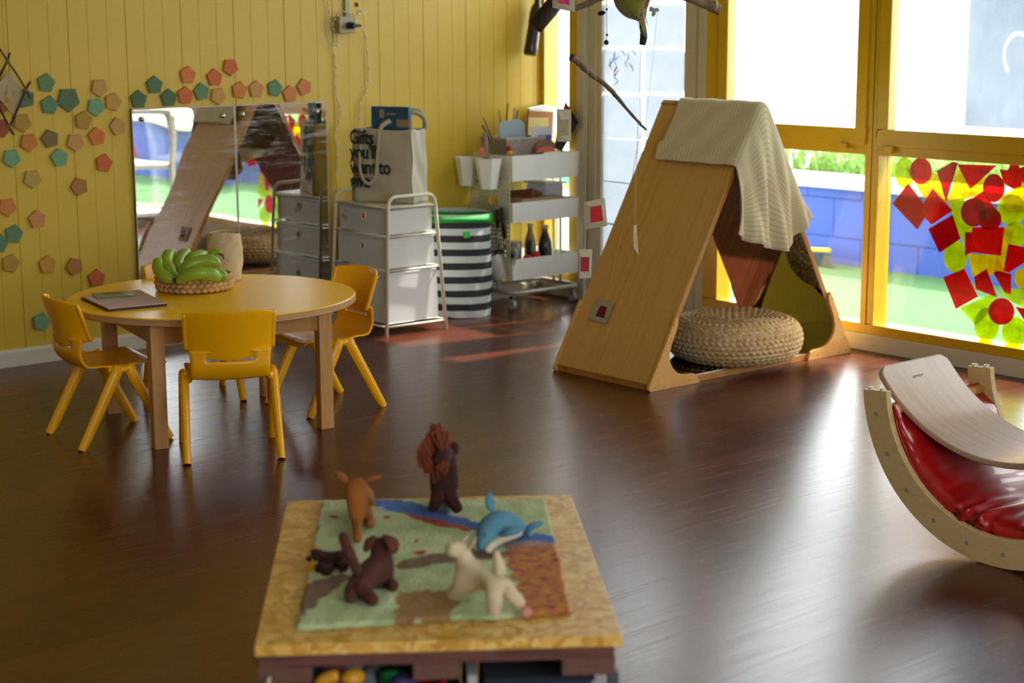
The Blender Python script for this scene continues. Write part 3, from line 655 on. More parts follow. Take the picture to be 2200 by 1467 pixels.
for n, (z0, z1) in enumerate(((.055, .288), (.308, .443), (.463, .572))):
    lo1, lo2 = cpt((-1, -1), z0), cpt((1, 1), z0); hi1, hi2 = cpt((-1, -1), z1), cpt((1, 1), z1)
    def dr(u, v, lo1=lo1, lo2=lo2, hi1=hi1, hi2=hi2, z0=z0, z1=z1):
        k = [(0, 0), (1, 0), (1, 1), (0, 1)][round(u * 4) % 4]; a = lo1.lerp(hi1, v); b_ = lo2.lerp(hi2, v); i = .013 + .006 * (1 - v)
        return (a.x + i + k[0] * (b_.x - a.x - 2 * i), a.y + i + k[1] * (b_.y - a.y - 2 * i), z0 + (z1 - z0) * v)
    q = MB(); q.sheet(dr, 4, 2, closed=True)
    c = [dr(i / 4, 0) for i in range(4)]; q.add(c, [(0, 1, 2, 3)])
    d = q.build('drawer', dp_, dt, world=True, solid=.002, bevel=.002)
    fx = dr(0, .9)[0]; q = MB(); o_ = [dr(i / 4, 1) for i in range(4)]
    q.tube([Vector(p) + Vector((0, 0, -.003)) for p in o_], .004, 6, closed=True); q.build('drawer_lip', dp_, d)
    ym = (a_.y + b_.y) / 2; zz = z0 + (z1 - z0) * .66
    fx2 = dr(0, .66)[0]
    MB().ball((fx2 - .001, ym, zz), (.002, .011, .017), 16, 8).build('finger_hole', mat('hole_red', 'b0352a', .6) if n == 2 else hole, d)
    q = MB(); q.tube([(fx2 - .002, ym + .013 * math.cos(a * PI/8), zz + .019 * math.sin(a * PI/8)) for a in range(16)], .003, 6, closed=True); q.build('hole_rim', fr, d)
# tote bag
A = Vector((-1.325, -.175, .594)); ex = Vector((math.sin(R(22)), -math.cos(R(22)), 0)); ey = Vector((math.cos(R(22)), math.sin(R(22)), 0)); Wb, Db, Hb = .325, .135, .335
can = mat('canvas', 'c4bfae', .9, var=.05, vs=6, bump=.25, bs=400)
bag = thing('tote_bag', 'large off white canvas tote bag with black lettering standing on the drawer trolley', 'bag', A + ex * Wb/2 + ey * Db/2)
def bp(u, v):
    k = u * 4; e = int(k) % 4; f = k - int(k)
    c = [(0, 0), (1, 0), (1, 1), (0, 1), (0, 0)]; a = c[e]; b_ = c[e+1]; x = a[0] + (b_[0]-a[0]) * f; y = a[1] + (b_[1]-a[1]) * f
    bul = .016 * math.sin(f * PI) * math.sin(v * PI) * (1 if e in (0, 2) else -.9) + .004 * math.sin(f * 9 + v * 11 + e)
    out = [(-ey), ex, ey, (-ex)][e]
    t = 1 - .03 * v
    return A + ex * (Wb/2 + (x-.5) * Wb * t) + ey * (Db/2 + (y-.5) * Db * (1 - .12 * v)) + out * bul + Vector((0, 0, Hb * v + .004 * math.sin(f * 7 + e) * v))
q = MB(); q.sheet(bp, 48, 22, closed=True); q.build('bag_body', can, bag, smooth='all', solid=.0025, world=True, ang=50)
MB().add([bp(i / 4, 0.01) for i in range(4)], [(0, 1, 2, 3)]).build('bag_base', can, bag, world=True)
for f in (.25 / 1, ):
    q = MB(); q.tube([bp(.25, v / 12) for v in range(13)], .0035, 6); q.build('piping', can, bag, smooth='all', world=True)
st = mat('strap_webbing', 'd8d0b4', .85, bump=.3, bs=500)
def strap(P, w_=.008, name='strap', n=(-1, -.3, 0)):
    P = smooth_path(P, 6); q = MB(); V = []
    nn = Vector(n).normalized()
    for i, p in enumerate(P):
        t = (P[min(i+1, len(P)-1)] - P[max(i-1, 0)]).normalized(); s = t.cross(nn).normalized() * w_; V += [p - s, p + s]
    q.add(V, [(2*i, 2*i+1, 2*i+3, 2*i+2) for i in range(len(P)-1)]); return q.build(name, st, bag, solid=.002, smooth='all', world=True)
def onface(u, v, o=.018): return A + ex * Wb * u - ey * o + Vector((0, 0, Hb * v))
def onback(u, v, o=.0): return A + ex * Wb * u + ey * (Db + o) + Vector((0, 0, Hb * v))
strap([onface(.17, 1.0, .004), onface(.17, .8, .012), onface(.165, .6, .018), onface(.18, .40, .020), onface(.26, .27, .020), onface(.36, .27, .020), onface(.44, .40, .020), onface(.46, .62, .019), onface(.47, .8, .013), onface(.47, .99, .004)], n=(-1, -.4, 0))
strap([onback(.40, .98), onback(.42, 1.08), onback(.55, 1.17), onback(.72, 1.24), onback(.9, 1.24), onback(.96, 1.12), onback(.95, .98)], .008)
strap([onface(.46, .98, -.005), onface(.50, 1.06, -.02), onface(.62, 1.14, -.05), onface(.74, 1.2, -.08), onface(.9, 1.22, -.10), onface(1.0, 1.12, -.12), onface(.98, .98, -.13)], .011)
blk = mat('print_black', '1b1d1c', .7)
Mx = Matrix(((ex.x, 0, -ey.x, 0), (ex.y, 0, -ey.y, 0), (0, 1, 0, 0), (0, 0, 0, 1)))
for i, (s, u, v, sz) in enumerate((('Gifts', -.005, .80, .088), ("you'll", -.01, .60, .088), ('want to', -.005, .395, .088), ('give', 0, .205, .088))):
    p = onface(max(u, 0), v, .0175); text('lettering', s, sz, Matrix.Translation(p) @ Mx @ Matrix.Diagonal((.84, 1.02, 1, 1)), blk, bag, spacing=.95)
bx_ = thing('blue_box', 'flat dark blue box with pale labels sticking up out of the tote bag', 'box', A + ex * .2 + ey * .07 + Vector((0, 0, .05)))
def bxp(u, v, o): return A + ex * (Wb * u) + ey * (.085 + o) + Vector((0, 0, v))
def slab(u0, u1, v0, v1, o0, o1, m, name, par):
    P = [bxp(u, v, o) for o in (o0, o1) for (u, v) in ((u0, v0), (u1, v0), (u1, v1), (u0, v1))]
    return MB().add(P, [(0,1,2,3), (7,6,5,4), (0,4,5,1), (1,5,6,2), (2,6,7,3), (3,7,4,0)]).build(name, m, par, world=True, bevel=.0008)
slab(.26, .88, .05, .437, -.045, -.02, mat('box_blue', '24567e', .4), 'box', bx_)
slab(.40, .48, .385, .425, -.046, -.045, mat('label_tan', 'a09078', .6), 'label', bx_); slab(.52, .67, .400, .407, -.046, -.045, mat('label_tan', 'a09078', .6), 'label', bx_)
slab(.68, .90, .345, .38, -.046, -.045, mat('label_tan', 'a09078', .6), 'label', bx_)
for k in range(3): slab(.42, .62, .350 + k * .010, .354 + k * .010, -.046, -.045, mat('label_blue', '4f7a9c', .6), 'label', bx_)

gt = thing('gift_tag', 'tiny paper tag on a thread hanging in front of the top drawer', 'tag', (-1.4968, -0.4400, 0.5288))
tq = [(-1.40, y_, z_) for y_, z_ in ((-.195, .545), (-.235, .532), (-.228, .512), (-.188, .526))]
MB().add(tq, [(0, 1, 2, 3)]).build('tag', mat('tag_paper', 'bdb59c', .8), gt, solid=.001, world=True)
MB().tube([(-1.402, -.205, .545), (-1.395, -.23, .60), (-1.36, -.215, .78), (-1.345, -.2, .93)], .0009, 4).build('thread', mat('thread_pale', 'b8b090', .9), gt, world=True)

# striped laundry basket
LB = Vector((-.735, -.20, 0)); lr = .172
lb = thing('laundry_basket', 'round black and white striped fabric basket with a green lining, between trolley and cart', 'basket', LB)
NS = 15; LH = .50
def lbp(u, v):
    a = 2 * PI * u; r_ = lr + .003 * math.sin(a * 3 + v * 9) + .0025 * math.sin(a * 11 + v * 30) * (1 - v) ; return (r_ * math.cos(a), r_ * math.sin(a), LH * v + .004 * math.sin(a * 2))
q = MB(); q.sheet(lbp, 64, NS * 3 + 1, closed=True)
wm = mat('stripe_white', 'b9bfbe', .8, bump=.3, bs=90); bm_ = mat('stripe_black', '1a1b20', .75, bump=.3, bs=90)
q.build('side', [wm, bm_], lb, smooth='all', matfn=lambda c: 1 if int((c.z) / (LH / NS)) % 2 == 1 else 0)
MB().lathe([(.001, .002), (lr-.004, .002), (lr-.004, .008), (.001, .008)], seg=48).build('base', bm_, lb)
gl_ = mat('lining_green', '1f8c35', .7)
q = MB(); q.sheet(lambda u, v: ((lr - .004 - .01 * v + (.012 if v < .15 else 0)) * math.cos(2*PI*u), (lr - .004 - .01 * v + (.012 if v < .15 else 0)) * math.sin(2*PI*u), LH + .012 - .2 * v + (.0 if v > .01 else -.075 - .03 * math.sin(2*PI*u*1 + .6))), 48, 12, closed=True)
q.build('lining', gl_, lb, smooth='all', solid=.002)
MB().lathe([(.001, .30), (lr-.02, .30), (lr-.02, .305), (.001, .305)], seg=40).build('lining_base', gl_, lb)
MB().box(-.09, -.178, .395, -.055, -.172, .425).build('tag', gl_, lb)

# ------------------------------------------------------------------ utility cart
wc = mat('cart_white', 'e6e6e0', .4, var=.03)
cart = thing('utility_cart', 'white three tier metal cart on castors standing in the corner', 'cart', (-.275, -.175, 0))
CX0, CX1, CY0, CY1 = -.485, -.045, -.335, -.03
for z0, z1 in ((.64, .765), (.435, .535), (.15, .255)):
    q = MB(); n = .004
    def trp(u, v, z0=z0, z1=z1):
        k = [(0, 0), (1, 0), (1, 1), (0, 1)][round(u * 4) % 4]; i = .004 * (1 - v)
        return (CX0 + i + k[0] * (CX1 - CX0 - 2*i), CY0 + i + k[1] * (CY1 - CY0 - 2*i), z0 + (z1 - z0) * v)
    q.sheet(trp, 4, 2, closed=True); q.add([trp(i / 4, 0) for i in range(4)], [(0, 1, 2, 3)])
    tr_ = q.build('tray', wc, cart, solid=.003, bevel=.003, world=True)
q = MB()
for yy in (CY0 - .0, CY1 + .0): pass
for xx in (CX0 + .012, CX1 - .012):
    for yy in (-.158, -.208): MB().tube([(xx, yy, .09), (xx, yy, .66)], .008, 8).build('post', wc, cart, smooth='all', world=True)
zb = .085
P = [(CX0 + .03, CY0 - .005, zb), (CX1 - .02, CY0 - .005, zb), (CX1 + .005, CY0 + .03, zb), (CX1 + .005, CY1 - .03, zb), (CX1 - .02, CY1, zb), (CX0 + .03, CY1, zb), (CX0, CY1 - .03, zb), (CX0, CY0 + .03, zb)]
MB().tube(P, .0105, 8, closed=True).build('base_frame', mat('tube_steel', 'bcbeb8', .3, m=.25), cart, smooth='all', world=True)
for xx in (CX0 + .02, CX1 - .015):
    for yy in (CY0 + .02, CY1 - .02):
        wl = MB().tube([(xx - .009, yy + .012, .026), (xx + .009, yy + .012, .026)], .026, 18).build('castor', mat('castor_white', 'b8b4a8', .4), cart, smooth=True, world=True)
        q = MB(); q.box(xx - .014, yy - .006, .03, xx - .010, yy + .016, .068); q.box(xx + .010, yy - .006, .03, xx + .014, yy + .016, .068); q.box(xx - .014, yy - .012, .06, xx + .014, yy + .018, .068); q.cyl((xx, yy, .066), (xx, yy, .082), .006)
        q.build('fork', mat('chrome', 'c8ccd0', .15, m=1), wl, bevel=.001)
# pegboard hanging on the left end, real punched holes
q = MB(); PBX = CX0 - .012
q.sheet(lambda u, v: (PBX, CY0 + .005 + (.31) * u, .17 + .55 * v), 30, 52, keep=lambda u, v: not (int(u * 29) % 2 == 1 and int(v * 51) % 2 == 1))
q.build('pegboard', mat('pegboard_white', 'ccc9b8', .5), cart, solid=.002, world=True)
random.seed(12)
# hexagonal cups on the pegboard
def hexcup(name, c, r0, r1, h, label, rot=0, parent=None, m=wc):
    t = thing(name, label, 'pot', c); t.rotation_euler = (0, 0, rot)
    def f(u, v): a = 2 * PI * u; r_ = r1 + (r0 - r1) * v; return (r_ * math.cos(a), r_ * math.sin(a), h * v)
    q = MB(); q.sheet(f, 6, 2, closed=True); q.add([f(i / 6, 0) for i in range(6)], [tuple(range(6))]); q.build('cup', m, t, solid=.003, bevel=.003)
    return t
hexcup('hanging_cup', (PBX - .062, -.075, .61), .062, .040, .142, 'white faceted cup hooked on the cart end, the one nearer the wall', .3)
hexcup('hanging_cup', (PBX - .068, -.245, .605), .069, .041, .15, 'white faceted cup with an orange striped tag, hooked on the cart end nearer the camera', .1)
q = MB(); P0, P1 = Vector((-0.6307, -0.2700, 0.8088)), Vector((-0.5873, -0.2700, 0.7523))
tgx = thing('striped_tag', 'orange and green striped paper strip poking out of the front cup', 'paper', P1)
q.beam(P1 - Vector((0, 0, .02)), P0, .034, .002, (0, -1, 0)); q.build('strip', [mat('tag_orange', 'b8603c', .7), mat('tag_green', '5a6a4c', .7)], tgx, world=True, matfn=lambda c: 0)
q = MB(); q.beam(P1 - Vector((0, 0, .025)), P1.lerp(P0, .35), .036, .003, (0, -1, 0)); q.build('green_end', mat('tag_green', '5a6a4c', .7), tgx, world=True)
# white pot hanging low and tilted
hp = thing('hanging_pot', 'white round pot hanging tilted from the bottom of the pegboard', 'pot', (PBX - .05, -.22, .12))
q = MB(); axis = Vector((.36, -.28, -1)).normalized(); M = Vector((0, 0, 1)).rotation_difference(-axis).to_matrix().to_4x4(); M = Matrix.Translation((-0.4885, -0.2600, 0.1534)) @ M
q.lathe([(.001, 0), (.042, 0), (.047, .012), (.054, .12), (.058, .122), (.056, .128), (.05, .124), (.043, .016), (.001, .012)], seg=32, M=M)
q.build('pot_body', mat('enamel_white', 'cfcfcc', .3), hp, smooth=True, world=True)
# utensils hanging on the pegboard
bh = mat('handle_black', '17181a', .4); ste = mat('steel', 'b8b8b4', .25, m=.9)
def utensil(lab, pts, head):
    t = thing('spatula', lab, 'kitchen tool', pts[-1])
    MB().tube([pts[0], pts[1]], [.011, .0085], 10).build('handle', bh, t, smooth='all', world=True)
    MB().tube([pts[1], pts[2]], .0045, 6).build('shaft', ste, t, smooth='all', world=True)
    q = MB(); q.ball(pts[3], head); q.build('head', bh, t, smooth='all', world=True)
utensil('black handled slotted spoon hanging on the pegboard, left of the pair', [(-0.5303, -0.2700, 0.4997), (-0.5250, -0.2700, 0.4116), (-0.5198, -0.2700, 0.3115), (-0.5199, -0.2700, 0.2906)], (.03, .02, .014))
utensil('black handled ladle hanging on the pegboard, right of the pair', [(-0.5253, -0.3000, 0.5109), (-0.5085, -0.3000, 0.3598), (-0.5058, -0.3000, 0.3086), (-0.4723, -0.3100, 0.2740)], (.02, .02, .015))
sci = thing('scissors', 'small scissors with yellow handles hanging on the pegboard', 'scissors', (-0.5412, -0.2400, 0.5003))
q = MB(); c = Vector((-0.5349, -0.2400, 0.5460))
for s in (-1, 1): q.tube([c + Vector((s * .011 + .010 * math.cos(a * PI/6), 0, .017 * math.sin(a * PI/6))) for a in range(12)], .006, 6, closed=True)
q.build('handles', mat('scissor_yellow', 'd8a010', .4), sci, smooth='all', world=True)
q = MB(); q.tube([c - Vector((.004, 0, .02)), (-0.5563, -0.2400, 0.4738)], [.006, .001], 6); q.tube([c - Vector((-.004, 0, .02)), (-0.5384, -0.2400, 0.4771)], [.006, .001], 6); q.build('blades', mat('blade_grey', '5a5a50', .4, m=.6), sci, world=True)
mg = thing('fruit_sticker', 'red half round watermelon slice magnet on the pegboard under the cups', 'magnet', (-0.5578, -0.1600, 0.6384))
c = Vector((-0.5546, -0.1600, 0.6590)); q = MB(); q.prism([(c.x, c.z)] + [(c.x - .0 + .036 * math.cos(R(a)), c.z + .032 * math.sin(R(a))) for a in range(200, 345, 12)], lambda u, v: (PBX - .006 + (u - c.x) * .25, c.y - (u - c.x), v), (-.004, 0, 0))
q.build('slice', mat('melon_red', 'c8402a', .5), mg, world=True)
rg = thing('hook_ring', 'white ring hook sticking out of the pegboard beside the striped basket', 'hook', (-0.5738, -0.2200, 0.3509))
c = Vector((-0.5796, -0.2200, 0.3676)); q = MB(); q.tube([c + Vector((.0, .018 * math.cos(a * PI/8), .021 * math.sin(a * PI/8))) + Vector((.018 * math.cos(a * PI/8) * .6, 0, 0)) for a in range(16)], .004, 6, closed=True); q.tube([c + Vector((.01, 0, 0)), (-0.5125, -0.2400, 0.3638)], .003, 6); q.build('ring', wc, rg, smooth='all', world=True)
# contents of the top tray
def pslab(pts, y, th, m, name, par, tilt=0):
    return MB().prism([(p[0], p[2]) for p in pts], lambda u, v: (u, y + tilt * (v - pts[0][2]), v), (0, th, 0)).build(name, m, par, world=True, bevel=.001)
gw = thing('grey_basket', 'grey woven plastic basket standing in the top tray of the cart', 'basket', (-.37, -.16, .66))
gwm = mat('grey_weave', '8d8276', .7, var=.25, vs=90, bump=.6, bs=260)
q = MB(); ga, gb_ = (-0.5645, -0.2000, 0.8427), (-0.2259, -0.2000, 0.8312)
x0_, x1_, zt_ = max(ga[0], CX0 + .006), gb_[0], ga[2]
def gwf(u, v):
    k = [(0, 0), (1, 0), (1, 1), (0, 1)][round(u * 4) % 4]; i = .012 * (1 - v); return (x0_ + .01 + i + k[0] * (x1_ - x0_ - 2*i), -.27 + i + k[1] * (.19 - 2*i), .66 + (zt_ - .66) * v)
q.sheet(gwf, 4, 2, closed=True); q.add([gwf(i / 4, 0) for i in range(4)], [(0, 1, 2, 3)]); q.build('basket_body', gwm, gw, solid=.005, bevel=.004, world=True)
MB().tube([gwf(i / 4, 1) for i in range(4)], .006, 6, closed=True).build('basket_rim', mat('grey_rim', 'a59c90', .5), gw, world=True)
bb = thing('blue_board', 'pale blue grey rounded plastic board standing up in the grey basket', 'board', (-0.3901, -0.2200, 0.8238))
B4 = [(-0.4622, -0.2200, 0.8388), (-0.4768, -0.2200, 0.8943), (-0.4706, -0.2200, 0.9168), (-0.4436, -0.2200, 0.9294), (-0.3653, -0.2200, 0.9354), (-0.3288, -0.2200, 0.9293), (-0.3075, -0.2200, 0.9100), (-0.2986, -0.2200, 0.8356)]
pslab(B4, -.22, .006, mat('board_blue', '93a4b0', .5), 'board', bb)
def stick(name, lab, a, b_, r_, m, cat='brush'):
    q = MB(); a = Vector(a); b_ = Vector(b_); q.tube([a, b_], r_, 7); o = q.build(name, m, smooth='all'); tag(o, lab, cat); return o
bw = mat('brush_wood', '8a6a4a', .6); bd = mat('brush_dark', '4a3426', .6)
stick('paint_brush', 'thin dark paint brush leaning far left in the grey basket', (-0.5172, -0.2000, 0.8404), (-0.5638, -0.2000, 0.9153), .004, bd)
stick('paint_brush', 'brown paint brush leaning left beside the thin dark one', (-0.4664, -0.1600, 0.8360), (-0.5250, -0.1600, 0.9485), .0038, bw)
stick('paint_brush', 'tall dark stick standing behind the blue board', (-0.3651, -0.1400, 0.8650), (-0.3489, -0.1400, 1.0100), .0038, bd)
stick('paint_brush', 'slim light brush curving behind the blue board, left of the tall dark stick', (-0.3893, -0.1400, 0.8661), (-0.4036, -0.1400, 0.9751), .003, bw)
stick('paint_brush', 'pale wooden brush leaning right behind the blue board', (-0.3162, -0.1400, 0.8744), (-0.3033, -0.1400, 0.9853), .006, mat('brush_pale', 'b09a84', .6))
stick('paint_brush', 'dark edged brush leaning furthest right behind the blue board', (-0.3046, -0.1300, 0.8734), (-0.2734, -0.1300, 0.9746), .004, bd)
stick('glue_bottle', 'small grey tube among the brushes at the left of the grey basket', ((-0.5528, -0.2000, 0.8376)[0] + .03, -.2, .668), (-0.5495, -0.2000, 0.8738), .012, mat('tube_grey', '8b7f72', .5), 'bottle')
cb = thing('clipboard', 'brown and beige framed board standing at the back right of the top tray', 'board', (-.15, -.1, .66))
pslab([(-0.1927, -0.1000, 0.7963), (-0.1765, -0.1000, 0.9676), (-0.0089, -0.1000, 0.9543), (-0.0185, -0.1000, 0.7877)], -.10, .008, mat('board_brown', '8c5a28', .6), 'board', cb)
pslab([(-0.1919, -0.1100, 0.7968), (-0.1883, -0.1100, 0.9309), (-0.0528, -0.1100, 0.9231), (-0.0529, -0.1100, 0.7899)], -.11, .003, mat('board_beige', 'b3a46c', .7), 'sheet', cb)
wp = thing('white_folders', 'stack of white and grey papers leaning behind the brown board on the cart', 'papers', (-.1, -.06, .66))
pslab([(-0.0983, -0.0600, 0.7896), (-0.1357, -0.0600, 0.9741), (-0.0343, -0.0600, 0.9871), (0.0750, -0.0600, 0.9713), (0.0298, -0.0600, 0.7832)], -.06, .02, mat('folder_white', 'c4c8cc', .6), 'paper_stack', wp)
wf = thing('picture_card', 'white card with a blue picture standing at the front right of the top tray', 'card', (-.15, -.25, .66))
pslab([(-0.3026, -0.2600, 0.7684), (-0.2961, -0.2600, 0.8951), (-0.1600, -0.2600, 0.8939), (-0.1663, -0.2600, 0.7659)], -.26, .003, mat('card_white', 'c9cacc', .6), 'card', wf)
pslab([(-0.2621, -0.2630, 0.8128), (-0.2589, -0.2630, 0.8520), (-0.1658, -0.2630, 0.8524), (-0.1689, -0.2630, 0.8129)], -.263, .002, mat('picture_blue', '2f55b0', .5), 'picture', wf)
pslab([(-0.2298, -0.2650, 0.8230), (-0.2205, -0.2650, 0.8411), (-0.2019, -0.2650, 0.8356), (-0.2019, -0.2650, 0.8216)], -.265, .002, mat('picture_red', 'c04a50', .5), 'picture', wf)
br2 = thing('brown_packet', 'rounded brown paper packet leaning in front of the blue picture card', 'packet', (-.14, -.28, .66))
pslab([(-0.2997, -0.2850, 0.7743), (-0.2873, -0.2850, 0.8106), (-0.2535, -0.2850, 0.8251), (-0.1884, -0.2850, 0.8266), (-0.1634, -0.2850, 0.8138), (-0.1603, -0.2850, 0.7717)], -.285, .01, mat('packet_brown', '7d6248', .8), 'packet', br2)
rp_ = thing('red_fruit_tray', 'orange red shiny packet lying low at the front right of the top tray', 'packet', (-.14, -.3, .66))
pslab([(-0.3048, -0.3050, 0.7734), (-0.2863, -0.3050, 0.7931), (-0.2185, -0.3050, 0.7990), (-0.1812, -0.3050, 0.7878), (-0.1874, -0.3050, 0.7718)], -.305, .012, mat('packet_red', 'c4523a', .4), 'packet', rp_)
o = MB().ball((-0.4757, -0.3000, 0.8003), (.017, .017, .015)).build('toy_ball', mat('toy_red', '9a2030', .5), smooth='all'); tag(o, 'small dark red ball at the front left corner of the top tray', 'toy')
o = MB().ball((-0.4825, -0.3150, 0.7810), (.014, .012, .010)).build('toy_block', mat('toy_yellow', 'd89a18', .5), smooth='all'); tag(o, 'small orange yellow ball below the dark red ball in the top tray', 'toy')
# middle tray
cbx = thing('cardboard_tray', 'open brown cardboard tray tilted on the middle shelf of the cart', 'box', (-.3, -.2, .46))
q = MB(); c = Vector((-0.2981, -0.2000, 0.5308)); M = Matrix.Translation((c.x, c.y, .525)) @ Matrix.Rotation(R(-8), 4, 'X') @ Matrix.Rotation(R(32), 4, 'Z') @ Matrix.Rotation(R(8), 4, 'Y')
def ctf(u, v):
    k = [(0, 0), (1, 0), (1, 1), (0, 1)][round(u * 4) % 4]; i = .012 * (1 - v); return M @ Vector((-.075 + i + k[0] * (.15 - 2*i), -.075 + i + k[1] * (.15 - 2*i), .045 * v))
q.sheet(ctf, 4, 2, closed=True); q.add([ctf(i / 4, 0) for i in range(4)], [(0, 1, 2, 3)]); q.build('tray', mat('cardboard', '74472c', .85), cbx, solid=.003, world=True)
pb = thing('plastic_tub', 'clear white plastic tub standing at the right of the middle shelf', 'tub', (-.12, -.15, .45))
q = MB(); q.box(-.19, -.24, .45, -.06, -.09, .60); q.build('tub', mat('tub_white', 'd5dde6', .35, trans=.4), pb, world=True, bevel=.012)
MB().box(-.2, -.25, .60, -.05, -.08, .612).build('lid', mat('lid_white', 'e2e6ec', .4), pb, world=True, bevel=.005)
o = MB().box(-.40, -.31, .50, -.12, -.10, .545).build('paper_pile', mat('pile_tan', 'b09068', .8), bevel=.006); tag(o, 'pile of tan papers lying flat in the middle tray under the cardboard tray', 'papers')
# bottom tray
def bottle(lab, c, r_, h, m, capm, nm='bottle'):
    t = thing(nm, lab, 'bottle', c); MB().lathe([(.001, 0), (r_, 0), (r_, h*.55), (r_*.86, h*.68), (r_*.42, h*.86), (r_*.4, h*.93), (.001, h*.93)], seg=20).build('body', m, t, smooth=True)
    MB().lathe([(.001, h*.93), (r_*.5, h*.93), (r_*.5, h), (.001, h)], seg=16).build('cap', capm, t, smooth=True); return t
cap = mat('cap_white', 'c8c4bc', .5)
bottle('tall black bottle with a white cap standing in the bottom tray', (-.19, -.24, .16), .036, .235, mat('bottle_black', '14171a', .15, coat=.6), cap)
bottle('amber half full bottle with a white cap beside the black bottle in the bottom tray', (-.255, -.20, .16), .03, .245, mat('bottle_amber', '8d7440', .2, coat=.4), cap)
o = MB().cyl((-.295, -.24, .16), (-.295, -.24, .325), .014, 12).build('dark_tube', mat('tube_black', '23262a', .4), smooth=True); tag(o, 'thin dark upright tube left of the amber bottle in the bottom tray', 'tube')
o = MB().lathe([(.001, 0), (.034, 0), (.036, .165), (.001, .165)], (-.375, -.22, .16), 24).build('canister', mat('canister_grey', '9c9a90', .35, m=.4), smooth=True); tag(o, 'grey cylindrical canister at the left of the bottom tray', 'canister')
o = MB().ball((-0.3078, -0.3000, 0.2579), (.03, .02, .022)).ball((-0.3603, -0.3000, 0.2510), (.025, .02, .014)).build('red_cloth', mat('cloth_red', 'b8141c', .7), smooth='all'); tag(o, 'crumpled bright red cloth in front of the bottles in the bottom tray', 'cloth')
o = MB().tube(smooth_path([(-0.4896, -0.3450, 0.3139), (-0.4729, -0.3500, 0.2851), (-0.4851, -0.3500, 0.2515), (-0.4870, -0.3450, 0.2279)], 4), [.012, .013, .014, .014, .015, .016, .016, .014, .012, .01, .008, .006, .004], 8, flat=.4).build('white_rag', mat('rag_white', 'b8bab0', .9)); tag(o, 'small white rag hanging over the left corner of the bottom tray', 'cloth')
# black kite of card on the post beside the door
kt = thing('black_card', 'black paper diamond with a red patch fixed behind the hanging yellow card', 'card', (-0.0600, -0.2466, 0.9148))
kp = [(-0.0600, -0.2464, 1.0154), (-0.0600, -0.3481, 0.9144), (-0.0600, -0.2221, 0.7583), (-0.0600, -0.1613, 0.7739)]
MB().prism([(p[1], p[2]) for p in kp], lambda u, v: (-.06, u, v), (.0015, 0, 0)).build('diamond', mat('card_black', '16181a', .8), kt, world=True)
MB().prism([(p[1], p[2]) for p in ((-0.0620, -0.2487, 0.9945), (-0.0620, -0.2908, 0.9820), (-0.0620, -0.2488, 0.9431), (-0.0620, -0.2205, 0.9608))], lambda u, v: (-.062, u, v), (.001, 0, 0)).build('red_patch', mat('patch_red', 'b01c34', .5), kt, world=True)

# socket, conduit, fairy lights, bottle shape on the wall
sk = thing('wall_socket', 'grey surface mounted socket with a black plug in it, high on the yellow wall', 'socket', (-1.2232, -0.0200, 1.3647))
bA, bB = (-1.2833, -0.0300, 1.4398), (-1.1905, -0.0300, 1.3623)
MB().box(bA[0], -.038, bB[2], bB[0], 0, bA[2]).build('back_box', mat('socket_grey', 'a39a7c', .5), sk, world=True, bevel=.004)
c = Vector((-1.2292, -0.0450, 1.3969)); MB().tube([c + Vector((0, .006, 0)), c + Vector((0, -.022, 0)), c + Vector((.004, -.035, 0))], [.018, .016, .012], 14).build('plug', mat('plug_black', '101012', .4), sk, smooth=True, world=True)
MB().tube([c + Vector((.004, -.03, 0)), c + Vector((.04, -.03, 0))], [.0085, .006], 10).build('cable_grip', mat('plug_black', '101012', .4), sk, smooth=True, world=True)
o = MB().box((-1.2307, -0.0100, 1.5146)[0], -.014, bA[2], (-1.2096, -0.0100, 1.5146)[0], 0, 2.7).build('conduit', mat('conduit_grey', 'a8a184', .5)); tag(o, 'thin grey plastic conduit running down the wall to the socket', 'conduit')
o = MB().ball((-1.1582, -0.0040, 1.4934), (.010, .006, .010)).build('round_button', mat('button_grey', '4c4a3c', .5), smooth='all'); tag(o, 'small dark round button on the wall above right of the socket', 'button')
cw = mat('clear_cable', 'cfc9a0', .4); led = mat('led_clear', 'e8e6d8', .2)
def fairy(lab, P, step):
    t = thing('fairy_lights', lab, 'string lights', P[-1]); S = smooth_path(P, 8); MB().tube(S, .0022, 5).build('cable', cw, t, smooth='all', world=True)
    for i in range(3, len(S), step): d = (S[i] - S[i-1]).normalized(); MB().tube([S[i] + Vector((.003, -.004, 0)) - d * .006, S[i] + Vector((.005, -.005, 0)) + d * .008], [.0035, .002], 6).build('bulb', led, t, smooth='all', world=True)
fairy('clear fairy light cable hanging in loops left of the socket, past the mirror edge', [(-1.3339, -0.0120, 1.5141), (-1.3251, -0.0120, 1.4612), (-1.3286, -0.0140, 1.3869), (-1.3089, -0.0120, 1.3013), (-1.2956, -0.0120, 1.2152), (-1.3001, -0.0120, 1.1507), (-1.2897, -0.0120, 1.0531), (-1.2725, -0.0120, 1.0091), (-1.2849, -0.0120, 0.9442), (-1.3128, -0.0120, 0.8909), (-1.2962, -0.0120, 0.8246), (-1.3046, -0.0120, 0.7153), (-1.3349, -0.0120, 0.5850), (-1.3003, -0.0120, 0.4938)], 5)
fairy('clear fairy light cable dropping from the black plug to behind the tote bag', [(-1.1878, -0.0500, 1.3946), (-1.1571, -0.0400, 1.3815), (-1.1255, -0.0200, 1.3315), (-1.1114, -0.0120, 1.2334), (-1.1082, -0.0120, 1.1459), (-1.1288, -0.0120, 1.0807), (-1.1568, -0.0120, 1.0378), (-1.1666, -0.0120, 0.9723), (-1.1713, -0.0120, 0.8954)], 6)
